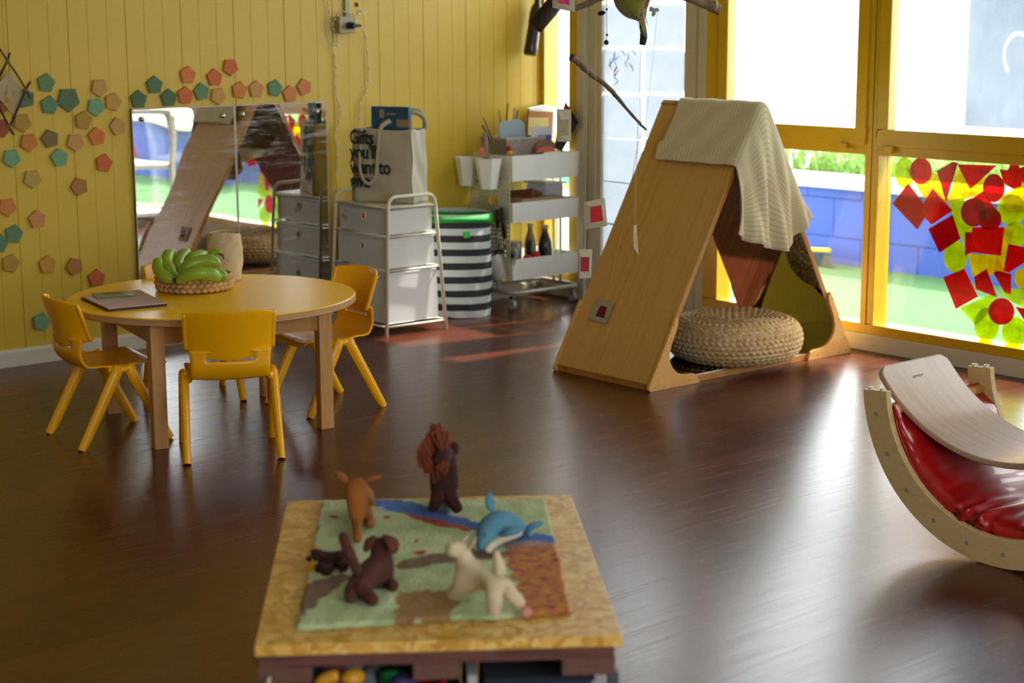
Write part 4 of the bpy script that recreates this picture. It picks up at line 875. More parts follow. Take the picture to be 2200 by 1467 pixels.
fairy('short coil of clear fairy light cable bunched round the socket', [(-1.1565, -0.0120, 1.4676), (-1.1247, -0.0120, 1.4590), (-1.1829, -0.0300, 1.4503), (-1.2425, -0.0400, 1.4567), (-1.2748, -0.0300, 1.4632), (-1.2895, -0.0200, 1.4399), (-1.3113, -0.0120, 1.3974), (-1.2815, -0.0120, 1.3438), (-1.2880, -0.0120, 1.3010)], 4)
wb = thing('dark_bottle', 'long dark brown bottle hanging at an angle high on the wall by the corner', 'bottle', (-0.1286, -0.0600, 1.2348))
a_, b_ = Vector((-0.1317, -0.0600, 1.2442)), Vector((-0.0778, -0.0600, 1.5231)); d_ = (b_ - a_)
M = Matrix.Translation(a_) @ Vector((0, 0, 1)).rotation_difference(d_.normalized()).to_matrix().to_4x4(); L = d_.length
MB().lathe([(.001, -.004), (.030, -.002), (.036, .01), (.034, L*.2), (.032, L*.5), (.033, L*.75), (.028, L*.85), (.016, L*.93), (.015, L*1.25), (.001, L*1.25)], seg=24, M=M).build('bottle_body', mat('bottle_brown', '2b221c', .35, coat=.3), wb, smooth=True, world=True)
# ------------------------------------------------------------------ sheets taped in the door glass
ps = bpy.data.materials.new('taped_paper'); ps.use_nodes = True; nt = ps.node_tree; b = nt.nodes['Principled BSDF']; b.inputs['Base Color'].default_value = lin('d9dff0'); b.inputs['Roughness'].default_value = .8
f = noise(nt, coords(nt, (1, 1, 1)), 9, 3); rp = ramp(nt, f, [(.35, (.40, .42, .46, 1)), (.7, (.44, .45, .49, 1))])
tr = nt.nodes.new('ShaderNodeBsdfTranslucent'); nt.links.new(rp, tr.inputs[0]); mx = nt.nodes.new('ShaderNodeMixShader'); mx.inputs[0].default_value = .9
nt.links.new(b.outputs[0], mx.inputs[1]); nt.links.new(tr.outputs[0], mx.inputs[2]); nt.links.new(mx.outputs[0], nt.nodes['Material Output'].inputs[0])
rows = [(-92, 2), (10, 99), (107, 197), (207, 295), (302, 389), (396, 480), (488, 580), (588, 680)]
rn = ['above the frame edge', 'in the top visible row', 'in the second row', 'in the third row', 'in the fourth row', 'in the fifth row', 'in the sixth row', 'in the lowest row']
def xr(px, py): return px, py
PAP = [(-0.4321, -0.7172, 1.2898, 1.492, 'left white sheet taped in the door glass, in the top row below the felt pod'), (-0.7336, -1.0019, 1.2924, 1.4891, 'right white sheet taped in the door glass, in the top row below the felt pod'), (-0.4339, -0.7202, 1.0652, 1.2744, 'white sheet with faint blue and red crayon marks, left in the door glass'), (-0.7367, -1.0062, 1.0738, 1.2774, 'right white sheet taped in the door glass, in the second row'), (-0.4357, -0.7233, 0.8383, 1.0508, 'left white sheet taped in the door glass, in the third row'), (-0.7399, -1.0105, 0.8532, 1.0596, 'right white sheet taped in the door glass, in the third row'), (-0.4374, -0.7263, 0.6187, 0.8364, 'left white sheet taped in the door glass, in the fourth row'), (-0.743, -1.0147, 0.6397, 0.8509, 'right white sheet taped in the door glass, in the fourth row'), (-0.4392, -0.7292, 0.4042, 0.6224, 'left white sheet taped in the door glass, in the fifth row'), (-0.746, -1.0187, 0.4311, 0.6425, 'right white sheet taped in the door glass, in the fifth row'), (-0.4409, -0.7325, 0.1662, 0.411, 'left white sheet taped in the door glass, in the sixth row'), (-0.7491, -1.0233, 0.1998, 0.4368, 'right white sheet taped in the door glass, in the sixth row'), (-0.4428, -0.7357, -0.0742, 0.179, 'left white sheet taped in the door glass, in the lowest row'), (-0.7524, -1.0278, -0.0337, 0.2112, 'right white sheet taped in the door glass, in the lowest row')]
for (yl, yr, zb_, zt_, lab) in PAP:
    yc, zc = (yl + yr) / 2, (zb_ + zt_) / 2; hw, hh, rr = abs(yl - yr) / 2, (zt_ - zb_) / 2, .018
    pl = []
    for cx_, cz_, a0 in ((hw - rr, hh - rr, 0), (-hw + rr, hh - rr, 90), (-hw + rr, -hh + rr, 180), (hw - rr, -hh + rr, 270)):
        for k in range(4): pl.append((yc + cx_ + rr * math.cos(R(a0 + 30 * k)), zc + cz_ + rr * math.sin(R(a0 + 30 * k))))
    o = MB().prism(pl, lambda u, v: (.0165, u, v), (.0006, 0, 0)).build('taped_paper', ps); tag(o, lab, 'paper', 'sheets taped in the door glass')
    if 'faint blue and red' in lab:
        random.seed(6)
        for i in range(16):
            c_ = ['c4dcf0', 'bcd6ee', 'e8cccc', 'dcc4b8'][i % 4]; y = yc + random.uniform(-.75, .75) * hw; z = zc + random.uniform(-.7, .75) * hh
            q = MB(); q.tube([(.0158, y + random.uniform(-.02, .02), z + .02 * k) for k in range(3)], [.003, .005, .002], 5, flat=.2)
            s = q.build('crayon_mark', mat('crayon_' + c_, c_, .9, trans=.8)); lo_ = s.location.copy(); s.parent = o; s.location = lo_ - o.location

# ------------------------------------------------------------------ cellophane shapes on the lower pane of the second window
GC = {'R': gelmat('cellophane_red', 'f01a22'), 'Y': gelmat('cellophane_yellow', 'fbe30a'), 'L': gelmat('cellophane_lemon', 'e6ee1c'), 'C': gelmat('cellophane_crimson', 'd81236')}
GEL = [('L', [(-2.3262, 0.7814), (-2.3242, 0.7587), (-2.3161, 0.7383), (-2.3028, 0.7226), (-2.2861, 0.7136), (-2.2677, 0.7123), (-2.2501, 0.7189), (-2.2353, 0.7327), (-2.2251, 0.7521), (-2.2209, 0.7746), (-2.223, 0.7975), (-2.2313, 0.818), (-2.2448, 0.8336), (-2.2616, 0.8424), (-2.2799, 0.8434), (-2.2974, 0.8366), (-2.312, 0.8228), (-2.322, 0.8036)], 'cellophane on the window: lemon yellow oval, topmost left of the cluster'), ('Y', [(-2.2771, 0.7991), (-2.4536, 0.7794), (-2.5001, 0.6698), (-2.3847, 0.6677)], 'cellophane on the window: yellow piece behind the upper left red oval and squares'), ('Y', [(-2.5376, 0.8052), (-2.6934, 0.7818), (-2.6813, 0.7174), (-2.572, 0.6876), (-2.4917, 0.6746)], 'cellophane on the window: yellow piece showing below the two red triangles'), ('Y', [(-2.7513, 0.716), (-2.8563, 0.7698), (-2.9241, 0.7355), (-2.8835, 0.6669), (-2.7777, 0.6582)], 'cellophane on the window: yellow piece at the upper right behind the circles'), ('L', [(-2.4998, 0.6766), (-2.5757, 0.6927), (-2.6309, 0.5581), (-2.582, 0.499), (-2.528, 0.6036)], 'cellophane on the window: long lemon green strip in the middle left'), ('L', [(-2.6069, 0.4535), (-2.6046, 0.4305), (-2.5956, 0.4095), (-2.5808, 0.393), (-2.562, 0.383), (-2.5415, 0.3808), (-2.5217, 0.3866), (-2.5051, 0.3998), (-2.4937, 0.4189), (-2.4889, 0.4414), (-2.4913, 0.4646), (-2.5007, 0.4857), (-2.5157, 0.5022), (-2.5346, 0.5119), (-2.5551, 0.5139), (-2.5747, 0.5078), (-2.591, 0.4946), (-2.6022, 0.4757)], 'cellophane on the window: round lemon green disc left of the middle'), ('Y', [(-2.7737, 0.5946), (-2.8238, 0.5891), (-2.7959, 0.4091), (-2.7338, 0.4091)], 'cellophane on the window: upright yellow strip in the middle'), ('Y', [(-2.6078, 0.4673), (-2.7457, 0.4745), (-2.7884, 0.4049), (-2.637, 0.3711)], 'cellophane on the window: yellow piece below the large red square'), ('L', [(-2.5797, 0.2366), (-2.7352, 0.3142), (-2.7648, 0.2736), (-2.6597, 0.1743)], 'cellophane on the window: lemon piece beside the lowest red circle'), ('L', [(-2.762, 0.3242), (-2.8867, 0.359), (-2.9416, 0.3222), (-2.8856, 0.2752), (-2.8296, 0.2918)], 'cellophane on the window: lemon piece right above the lowest red circle'), ('Y', [(-2.9085, 0.3982), (-2.9071, 0.3839), (-2.9014, 0.3709), (-2.8919, 0.3605), (-2.8799, 0.3542), (-2.8668, 0.3527), (-2.8542, 0.3561), (-2.8436, 0.3642), (-2.8362, 0.3759), (-2.8331, 0.3897), (-2.8346, 0.4041), (-2.8405, 0.4172), (-2.85, 0.4275), (-2.8621, 0.4338), (-2.8751, 0.4352), (-2.8877, 0.4316), (-2.8982, 0.4236), (-2.9055, 0.412)], 'cellophane on the window: yellow disc at the right, level with the small red quarter'), ('L', [(-2.7742, 0.1917), (-2.772, 0.1671), (-2.7629, 0.1444), (-2.7481, 0.1264), (-2.7291, 0.1153), (-2.7084, 0.1123), (-2.6883, 0.118), (-2.6715, 0.1317), (-2.6598, 0.1517), (-2.6548, 0.1757), (-2.6571, 0.2006), (-2.6664, 0.2233), (-2.6816, 0.2413), (-2.7007, 0.2521), (-2.7214, 0.2548), (-2.7412, 0.2488), (-2.7578, 0.2351), (-2.7692, 0.2153)], 'cellophane on the window: lemon oval at the bottom left'), ('L', [(-2.9087, 0.1808), (-2.9063, 0.1592), (-2.8969, 0.1393), (-2.8816, 0.1232), (-2.8622, 0.113), (-2.841, 0.1099), (-2.8206, 0.1144), (-2.8034, 0.126), (-2.7916, 0.1432), (-2.7867, 0.164), (-2.7892, 0.1858), (-2.7988, 0.2059), (-2.8144, 0.222), (-2.8339, 0.2319), (-2.8551, 0.2347), (-2.8753, 0.2299), (-2.8922, 0.2183), (-2.9038, 0.2013)], 'cellophane on the window: lemon oval at the bottom right'), ('R', [(-2.415, 0.794), (-2.4126, 0.7746), (-2.4038, 0.757), (-2.3897, 0.7434), (-2.3718, 0.7355), (-2.3524, 0.7341), (-2.3337, 0.7396), (-2.3181, 0.7512), (-2.3075, 0.7676), (-2.3032, 0.7868), (-2.3057, 0.8065), (-2.3146, 0.8241), (-2.329, 0.8376), (-2.347, 0.8454), (-2.3664, 0.8465), (-2.3849, 0.8409), (-2.4002, 0.8292), (-2.4107, 0.813)], 'cellophane on the window: red oval beside the topmost lemon oval'), ('C', [(-2.4388, 0.7955), (-2.5156, 0.8397), (-2.5416, 0.8359), (-2.4919, 0.6705)], 'cellophane on the window: crimson triangle pointing down, left of the pair'), ('R', [(-2.5387, 0.8303), (-2.7275, 0.8365), (-2.6056, 0.7307)], 'cellophane on the window: red triangle pointing down, right of the pair'), ('C', [(-2.2971, 0.7357), (-2.4091, 0.6281), (-2.3529, 0.5432), (-2.2209, 0.6424)], 'cellophane on the window: crimson square set on its corner, leftmost'), ('R', [(-2.4236, 0.721), (-2.5262, 0.6377), (-2.4245, 0.5705), (-2.3847, 0.5983), (-2.3815, 0.664)], 'cellophane on the window: red crinkled square right of the leftmost one'), ('C', [(-2.4088, 0.5517), (-2.5271, 0.6206), (-2.5709, 0.5253), (-2.47, 0.4568)], 'cellophane on the window: crimson square below the crinkled one'), ('C', [(-2.7702, 0.7486), (-2.7683, 0.7287), (-2.7604, 0.7107), (-2.7474, 0.6968), (-2.731, 0.6887), (-2.713, 0.6873), (-2.6956, 0.6928), (-2.681, 0.7047), (-2.6709, 0.7215), (-2.6667, 0.7412), (-2.6687, 0.7612), (-2.6769, 0.7793), (-2.69, 0.7931), (-2.7066, 0.8011), (-2.7245, 0.8023), (-2.7417, 0.7965), (-2.7561, 0.7846), (-2.766, 0.768)], 'cellophane on the window: smooth crimson oval near the upper right'), ('R', [(-2.7415, 0.8214), (-2.7799, 0.8206), (-2.7899, 0.8442), (-2.8278, 0.8452), (-2.8544, 0.8024), (-2.8477, 0.7626), (-2.8109, 0.7455), (-2.7636, 0.77)], 'cellophane on the window: red torn blob at the upper right'), ('R', [(-2.836, 0.834), (-2.88, 0.8497), (-2.914, 0.7803), (-2.8569, 0.76)], 'cellophane on the window: red piece cut by the right picture edge at the top'), ('C', [(-2.6932, 0.6446), (-2.6906, 0.6241), (-2.6807, 0.6055), (-2.6647, 0.5908), (-2.6446, 0.582), (-2.6226, 0.58), (-2.6015, 0.5853), (-2.5838, 0.5971), (-2.5717, 0.6141), (-2.5668, 0.6342), (-2.5696, 0.6549), (-2.5797, 0.6737), (-2.596, 0.6882), (-2.6163, 0.6969), (-2.6382, 0.6985), (-2.6591, 0.6931), (-2.6765, 0.6812), (-2.6883, 0.6644)], 'cellophane on the window: crimson circle left of the dark overlap'), ('R', [(-2.6041, 0.6847), (-2.669, 0.7286), (-2.7639, 0.6304), (-2.704, 0.5917)], 'cellophane on the window: red square behind the crimson circle'), ('C', [(-2.7643, 0.6238), (-2.7619, 0.6076), (-2.7531, 0.5927), (-2.7389, 0.581), (-2.721, 0.5738), (-2.7015, 0.572), (-2.6829, 0.576), (-2.6673, 0.5851), (-2.6567, 0.5984), (-2.6524, 0.6142), (-2.6549, 0.6306), (-2.664, 0.6456), (-2.6784, 0.6572), (-2.6964, 0.6643), (-2.7158, 0.6658), (-2.7343, 0.6618), (-2.7497, 0.6526), (-2.7601, 0.6394)], 'cellophane on the window: crimson crinkled disc over the large red square'), ('R', [(-2.6258, 0.578), (-2.7792, 0.5917), (-2.7689, 0.4748), (-2.6289, 0.4762)], 'cellophane on the window: large red square in the middle'), ('R', [(-2.5935, 0.5547), (-2.6269, 0.5578), (-2.6289, 0.4762), (-2.5988, 0.4561)], 'cellophane on the window: narrow red strip left of the large square'), ('L', [(-2.8743, 0.6694), (-2.8716, 0.6476), (-2.8613, 0.6276), (-2.8445, 0.612), (-2.8232, 0.6026), (-2.8, 0.6005), (-2.7776, 0.6062), (-2.7589, 0.6188), (-2.746, 0.637), (-2.7407, 0.6585), (-2.7435, 0.6807), (-2.7542, 0.7007), (-2.7713, 0.7163), (-2.7928, 0.7254), (-2.816, 0.7271), (-2.8381, 0.7213), (-2.8565, 0.7086), (-2.8691, 0.6906)], 'cellophane on the window: lemon crinkled circle at the right'), ('L', [(-2.8847, 0.5714), (-2.8825, 0.5536), (-2.874, 0.5372), (-2.8603, 0.5244), (-2.8429, 0.5165), (-2.8239, 0.5146), (-2.8057, 0.519), (-2.7904, 0.5292), (-2.7799, 0.5439), (-2.7756, 0.5613), (-2.7779, 0.5794), (-2.7866, 0.5958), (-2.8005, 0.6086), (-2.818, 0.6163), (-2.8369, 0.6179), (-2.855, 0.6134), (-2.8701, 0.6032), (-2.8804, 0.5886)], 'cellophane on the window: lemon disc below the crinkled one at the right'), ('R', [(-2.8007, 0.5256), (-2.8771, 0.5211), (-2.8844, 0.4621), (-2.8112, 0.4108), (-2.7855, 0.4147)], 'cellophane on the window: red piece at the right below the lemon discs'), ('R', [(-2.4974, 0.3568), (-2.5991, 0.4047), (-2.6714, 0.2962), (-2.5662, 0.2314)], 'cellophane on the window: red square at the lower left'), ('R', [(-2.6487, 0.3758), (-2.7059, 0.4162), (-2.7631, 0.3039), (-2.6594, 0.3257)], 'cellophane on the window: red piece overlapping the lower left square'), ('R', [(-2.738, 0.4027), (-2.7546, 0.4127), (-2.8229, 0.4074), (-2.8261, 0.3251), (-2.7967, 0.3283)], 'cellophane on the window: small red quarter piece'), ('R', [(-2.847, 0.2568), (-2.8444, 0.2376), (-2.8348, 0.2196), (-2.8192, 0.2052), (-2.7995, 0.1959), (-2.7781, 0.193), (-2.7574, 0.1969), (-2.7402, 0.2072), (-2.7284, 0.2225), (-2.7235, 0.2411), (-2.7263, 0.2606), (-2.7362, 0.2787), (-2.752, 0.2931), (-2.7719, 0.3021), (-2.7933, 0.3047), (-2.8137, 0.3006), (-2.8307, 0.2903), (-2.8422, 0.2752)], 'cellophane on the window: lowest red circle'), ('R', [(-2.8496, 0.2774), (-2.9069, 0.2745), (-2.9027, 0.217)], 'cellophane on the window: small red triangle at the right of the lowest circle'), ('R', [(-2.9258, 0.5851), (-3.0081, 0.5666), (-2.9911, 0.4864), (-2.9082, 0.5043)], 'cellophane on the window: red piece just outside the right picture edge'), ('Y', [(-3.0033, 0.6442), (-3.001, 0.624), (-2.992, 0.6056), (-2.9773, 0.5911), (-2.9585, 0.5824), (-2.938, 0.5805), (-2.9183, 0.5857), (-2.9017, 0.5975), (-2.8902, 0.6143), (-2.8854, 0.6341), (-2.8878, 0.6546), (-2.8971, 0.6731), (-2.9121, 0.6875), (-2.931, 0.696), (-2.9515, 0.6976), (-2.971, 0.6922), (-2.9874, 0.6804), (-2.9986, 0.6638)], 'cellophane on the window: yellow disc just outside the right picture edge'), ('C', [(-3.0302, 0.7948), (-3.0279, 0.777), (-3.0188, 0.7609), (-3.0041, 0.7483), (-2.9856, 0.7408), (-2.9653, 0.7393), (-2.9458, 0.744), (-2.9294, 0.7545), (-2.9182, 0.7693), (-2.9136, 0.7868), (-2.9161, 0.8048), (-2.9254, 0.821), (-2.9403, 0.8335), (-2.959, 0.8408), (-2.9793, 0.8421), (-2.9986, 0.8372), (-3.0147, 0.8268), (-3.0257, 0.812)], 'cellophane on the window: crimson disc outside the right picture edge')]
for i, (k, P, lab) in enumerate(GEL):
    x = .050 - .00035 * i
    o = MB().prism(P, lambda u, v: (x, u, v), (.0002, 0, 0)).build('cellophane_shape', GC[k]); tag(o, lab, 'cellophane', 'cut cellophane shapes stuck on the window')

# ------------------------------------------------------------------ triangular mirror tent
tf = wood('tent_beech', 'be8f48', 'd0a45e', (1.2, 26, 1.2), 1.4, .38, coat=.15, bump=.05)
te = wood('tent_edge', 'a06a30', 'b98040', (2, 2, 2), 6, .45)
tp = wood('tent_bracket', 'd49a50', 'dda860', (3, 3, 3), 3, .4, bump=.03)
tmir, nt, b = nt_new('tent_mirror'); b.inputs['Metallic'].default_value = 1; b.inputs['Base Color'].default_value = (.50, .49, .46, 1); b.inputs['Roughness'].default_value = .02
TY0, TY1 = -2.115, -1.58; XL, XR = -1.305, -.095; AX, AZ = -.70, 1.075
tent = thing('mirror_tent', 'triangular wooden tent of two leaning beech boards lined inside with mirror', 'play tent', (-.70, -1.85, 0))
for s, xb in ((-1, XL), (1, XR)):
    d = Vector((AX - xb, 0, AZ)); L = d.length; d.normalize(); nrm = Vector((-d.z, 0, d.x)) if s < 0 else Vector((d.z, 0, -d.x))   # outward
    o0 = Vector((xb, 0, .012))
    def fr_(t, y, h, d=d, nrm=nrm, o0=o0): return o0 + d * t + nrm * h + Vector((0, y, 0))
    def slab2(t0, t1, h0, h1, m, nm):
        P = [fr_(t, y, h) for h in (h0, h1) for (t, y) in ((t0, TY0), (t1, TY0), (t1, TY1), (t0, TY1))]
        return MB().add(P, [(0,1,2,3), (7,6,5,4), (0,4,5,1), (1,5,6,2), (2,6,7,3), (3,7,4,0)]).build(nm, m, tent, world=True, bevel=.001)
    slab2(.012, L - .004, -.021, -.002, te, 'side_panel')
    slab2(.016, L - .002, -.002, .001, tf, 'veneer')
    slab2(.03, L - .05, -.0235, -.0215, tmir, 'inner_mirror')
MB().box(XL + .01, TY0 + .002, 0, XR - .01, TY1 - .002, .026).build('base_board', te, tent, world=True, bevel=.001)
MB().box(XL + .03, TY0 + .012, .026, XR - .03, TY1 - .012, .029).build('base_mirror', tmir, tent, world=True)
out = [(0, .004), (.006, 0), (.278, 0), (.275, .014), (.262, .034), (.245, .042), (.19, .045), (.155, .055), (.128, .078), (.112, .105), (.108, .135), (.118, .17), (.135, .205), (.150, .235), (.156, .26), (.150, .278), (.143, .281), (-.002, .020), (-.004, .010)]
scr = mat('screw_steel', '6a6458', .35, m=.8)
for yb, dy in ((TY0, -.014), (TY1 + .014, -.014)):
    for s, xb in ((1, XL - .004), (-1, XR + .004)):
        bo = MB().prism(out, lambda u, v: (xb + s * u, yb, v), (0, dy, 0)).build('corner_bracket', tp, tent, world=True, bevel=.0015)
        q = MB()
        for (u, v) in ((.03, .013), (.08, .012), (.22, .018), (.045, .07), (.085, .155), (.13, .25)):
            q.cyl((xb + s * u, yb + dy - .0008, v), (xb + s * u, yb + dy + .003, v), .0032, 8)
        q.build('screws', scr, bo)
# the blanket over the ridge
wl, nt, b = nt_new('wool_blanket'); b.inputs['Roughness'].default_value = .95; b.inputs['Sheen Weight'].default_value = .3
at = nt.nodes.new('ShaderNodeUVMap'); sx = nt.nodes.new('ShaderNodeSeparateXYZ'); nt.links.new(at.outputs[0], sx.inputs[0])
m1 = nt.nodes.new('ShaderNodeMath'); m1.operation = 'MULTIPLY'; m1.inputs[1].default_value = 50; nt.links.new(sx.outputs[0], m1.inputs[0])
m2 = nt.nodes.new('ShaderNodeMath'); m2.operation = 'FRACT'; nt.links.new(m1.outputs[0], m2.inputs[0])
cr = ramp(nt, m2.outputs[0], [(.0, lin('dacdaa')), (.38, lin('dacdaa')), (.47, lin('b2a888')), (.53, lin('b2a888')), (.62, lin('dacdaa'))])
nt.links.new(cr, b.inputs['Base Color']); addbump(nt, b, noise(nt, coords(nt, (1, 1, 1)), 240, 4), .5, .003)
dL = Vector((XL - AX, 0, -AZ)).normalized(); dR = Vector((XR - AX, 0, -AZ)).normalized(); nL = Vector((dL.z, 0, -dL.x)); nR = Vector((-dR.z, 0, dR.x))
if nL.z < 0: nL = -nL
if nR.z < 0: nR = -nR
top = Vector((AX, 0, AZ + .012))
SL, SR = .285, .56
def ridge(s):          # s < 0 down the left panel, s > 0 down the right one
    k = .018
    if s < -.03: return top + dL * (-s) + nL * k
    if s > .03: return top + dR * s + nR * k
    t = (s + .03) / .06; a = top + dL * .03 + nL * k; c = top + dR * .03 + nR * k; m_ = top + Vector((0, 0, k + .006))
    return (a * (1-t) + m_ * t) * (1-t) + (m_ * (1-t) + c * t) * t
FARY = -1.70
def blk_(u, v):
    s = -SL + (SL + SR) * u
    base = ridge(s); far = FARY + .02 * math.sin(u * 5) - .02 * (1-u) + (.03 if u < .1 else 0)
    VB = .52
    sl = -SL * (1 if s < 0 else 0)
    if v <= VB:
        y = far + (TY0 - .022 - far) * (v / VB)
        wob = .003 * math.sin(y * 40 + s * 30) + .004 * math.sin(s * 25)
        nn = nL if s < 0 else nR
        if s < -SL + .03: base = base + nL * .004
        return Vector((base.x, y, base.z)) + nn * (wob + .003)
    h = (v - VB) / (1 - VB)
    # hanging over the open end: drop down to a sagging hem
    hem = [(-0.968, 0.808), (-0.928, 0.648), (-0.905, 0.61), (-0.817, 0.561), (-0.705, 0.514), (-0.562, 0.484), (-0.501, 0.554), (-0.442, 0.61)]
    z1 = hem[0][1]
    bx = base.x
    for (xa, za), (xb, zb_) in zip(hem, hem[1:]):
        if xa <= bx <= xb: z1 = za + (zb_ - za) * (bx - xa) / (xb - xa)
    if bx > hem[-1][0]: z1 = hem[-1][1]
    z1 = min(z1, base.z - .008)
    z = base.z + (z1 - base.z) * h
    x = base.x + (-.02 * h * h if s < -.1 else .0)
    fold = .020 * math.sin(bx * 46 + 1.0) * h + .012 * math.sin(bx * 90 + z * 18) * h
    y = TY0 - .024 - .018 * math.sin(min(1, h * 2.2) * PI / 2) + fold - .012 * h
    return Vector((x, y, z))
bl_ = thing('blanket', 'cream wool blanket with thin grey stripes draped over the top of the mirror tent', 'blanket', (AX, -1.9, 1.05))
q = MB(); NU, NV = 110, 60; q.sheet(blk_, NU, NV)
o = q.build('cloth', wl, bl_, smooth='all', world=True)
me = o.data; uv = me.uv_layers.new(name='UVMap')
# stripes run across the ridge; store cloth coordinates as UVs
lk = {}
for j in range(NV):
    for i in range(NU):
        p = blk_(i / (NU-1), j / (NV-1)); lk[(round(p.x, 4), round(p.y, 4), round(p.z, 4))] = (i / (NU-1), j / (NV-1))
for lp_ in me.loops:
    c = me.vertices[lp_.vertex_index].co; u_, v_ = lk.get((round(c.x, 4), round(c.y, 4), round(c.z, 4)), (0, 0)); uv.data[lp_.index].uv = (v_, u_)
md = o.modifiers.new('Solidify', 'SOLIDIFY'); md.thickness = .007; md.offset = 1
md = o.modifiers.new('Subdivision', 'SUBSURF'); md.levels = 1; md.render_levels = 1
# pouffe: braided rows
PO = Vector((-.645, -1.955, .030)); PRa, PH = .288, .172
def prof_(t):       # t 0..1 from bottom centre edge to top centre
    if t < .55:
        a = -PI/2 + (t / .55) * PI; return (PRa - .085 + .085 * math.cos(a) ** .8 if math.cos(a) > 0 else PRa - .085, PH/2 + PH/2 * math.sin(a) * .98)
    k = (t - .55) / .45; return ((PRa - .085) * (1 - k), PH * .99 - .016 * math.sin(k * PI * .5) * k)
NT, NA = 116, 480
def pfn(u, v):
    r_, z = prof_(v); row = v * 24; ri = int(row); f = row - ri
    npl = max(6, int(66 * max(r_, .03) / PRa)); 
    ph = u * npl + .5 * (ri % 2) + (f - .5) * .55 * (1 if ri % 2 else -1)
    g = ph - math.floor(ph); h = math.sin(PI * f) ** .7 * (abs(math.sin(PI * g)) ** .55)
    e = .0105 * (h - .55)
    a = 2 * PI * u
    if v < .55: an = -PI/2 + (v / .55) * PI; nr, nz = math.cos(an), math.sin(an)
    else: nr, nz = .1, 1
    r2 = r_ * (1 + .012 * math.sin(a * 2 + 1)) + nr * e; return (PO.x + r2 * math.cos(a), PO.y + r2 * math.sin(a), PO.z + max(0.0, z + nz * e + .003 * math.sin(a * 3)))
po_m, nt, b = nt_new('banana_fibre'); f = noise(nt, coords(nt, (1, 1, 1)), 38, 3, .6); nt.links.new(ramp(nt, f, [(.25, lin('b89260')), (.5, lin('d8b684')), (.8, lin('e8d2aa'))]), b.inputs['Base Color']); b.inputs['Roughness'].default_value = .7
addbump(nt, b, noise(nt, coords(nt, (1, 1, 1)), 160, 3), .5, .003)
q = MB(); q.sheet(pfn, NA, NT, closed=True); o = q.build('pouffe', po_m, smooth='all', ang=180)
tag(o, 'round braided natural fibre floor pouffe lying inside the mirror tent', 'pouffe')

# ------------------------------------------------------------------ half moon rocker and balance board
pl_ = wood('birch_ply', 'c4a873', 'd2b884', (3, 4, 16), 2.5, .45, bump=.05)
rk = thing('rocker', 'half moon birch plywood rocker with a red cushion in it, at the right edge', 'rocker', (-1.87, -4.28, 0))
RY, RZ, RO, RI = -4.235, .44, .44, .36
def arcpoly(r0, r1, a0, a1, n=48):
    f = lambda r_, a: (RY + r_ * math.sin(R(a)), RZ - r_ * math.cos(R(a)))
    return [f(r1, a0 + (a1 - a0) * i / n) for i in range(n + 1)] + [f(r0, a1 - (a1 - a0) * i / n) for i in range(n + 1)]
for x0, x1, lab in ((-2.132, -2.111, 'near'), (-1.645, -1.624, 'far')):
    q = MB(); P = arcpoly(RI, RO, -85.5, 85.5)
    n = len(P) // 2
    V = [(x0, y, z) for y, z in P] + [(x1, y, z) for y, z in P]; F = []; N2 = len(P)
    for i in range(n - 1):
        j = N2 - 1 - i; F += [(i, i+1, j-1, j), (N2+j, N2+j-1, N2+i+1, N2+i)]
    for i in range(N2): k = (i + 1) % N2; F.append((i, N2+i, N2+k, k))
    q.add(V, F); so = q.build('side_arch', pl_, rk, world=True, bevel=.002, smooth=True)
    q = MB()
    for a in [76 - 16.2 * k for k in range(10)]:
        y, z = RY + .402 * math.sin(R(a)), RZ - .402 * math.cos(R(a)); q.cyl((x0 - .0012, y, z), (x1 + .0012, y, z), .0065, 12)
    q.build('screws', mat('screw_bright', 'b8b6b0', .35, m=.5), so)
    q = MB()
    for s in (-1, 1):
        for rr in (.38, .42):
            a = s * 85.5; y, z = RY + rr * math.sin(R(a)), RZ - rr * math.cos(R(a)); d = Vector((0, s * math.cos(R(a)), abs(math.sin(R(a))))) ; c = Vector(((x0+x1)/2, y, z))
            q.tube([c - d * .002, c + d * .006, c + d * .008], [.0095, .0085, .005], 14)
    q.build('rubber_bumpers', mat('bumper_clear', 'd8d2c4', .15, coat=.5), so, smooth=True)
for a in [76 - 16.2 * k for k in range(10)]:
    rr = .402; y, z = RY + rr * math.sin(R(a)), RZ - rr * math.cos(R(a))
    MB().tube([(-2.111, y, z), (-1.645, y, z)], .017, 14).build('rung', wood('rung_beech', 'c8964c', 'd8a85c', (3, 30, 30), 2, .4), rk, smooth='all', world=True)
cu = thing('red_cushion', 'wrinkled shiny red vinyl cushion lying in the hollow of the rocker', 'cushion', (-1.88, -4.28, .05))
from mathutils import noise as mn
rv = mat('red_vinyl', 'a30d12', .34, var=.06, vs=4, bump=.10, bs=9, dist=.02, coat=.3)
random.seed(11)
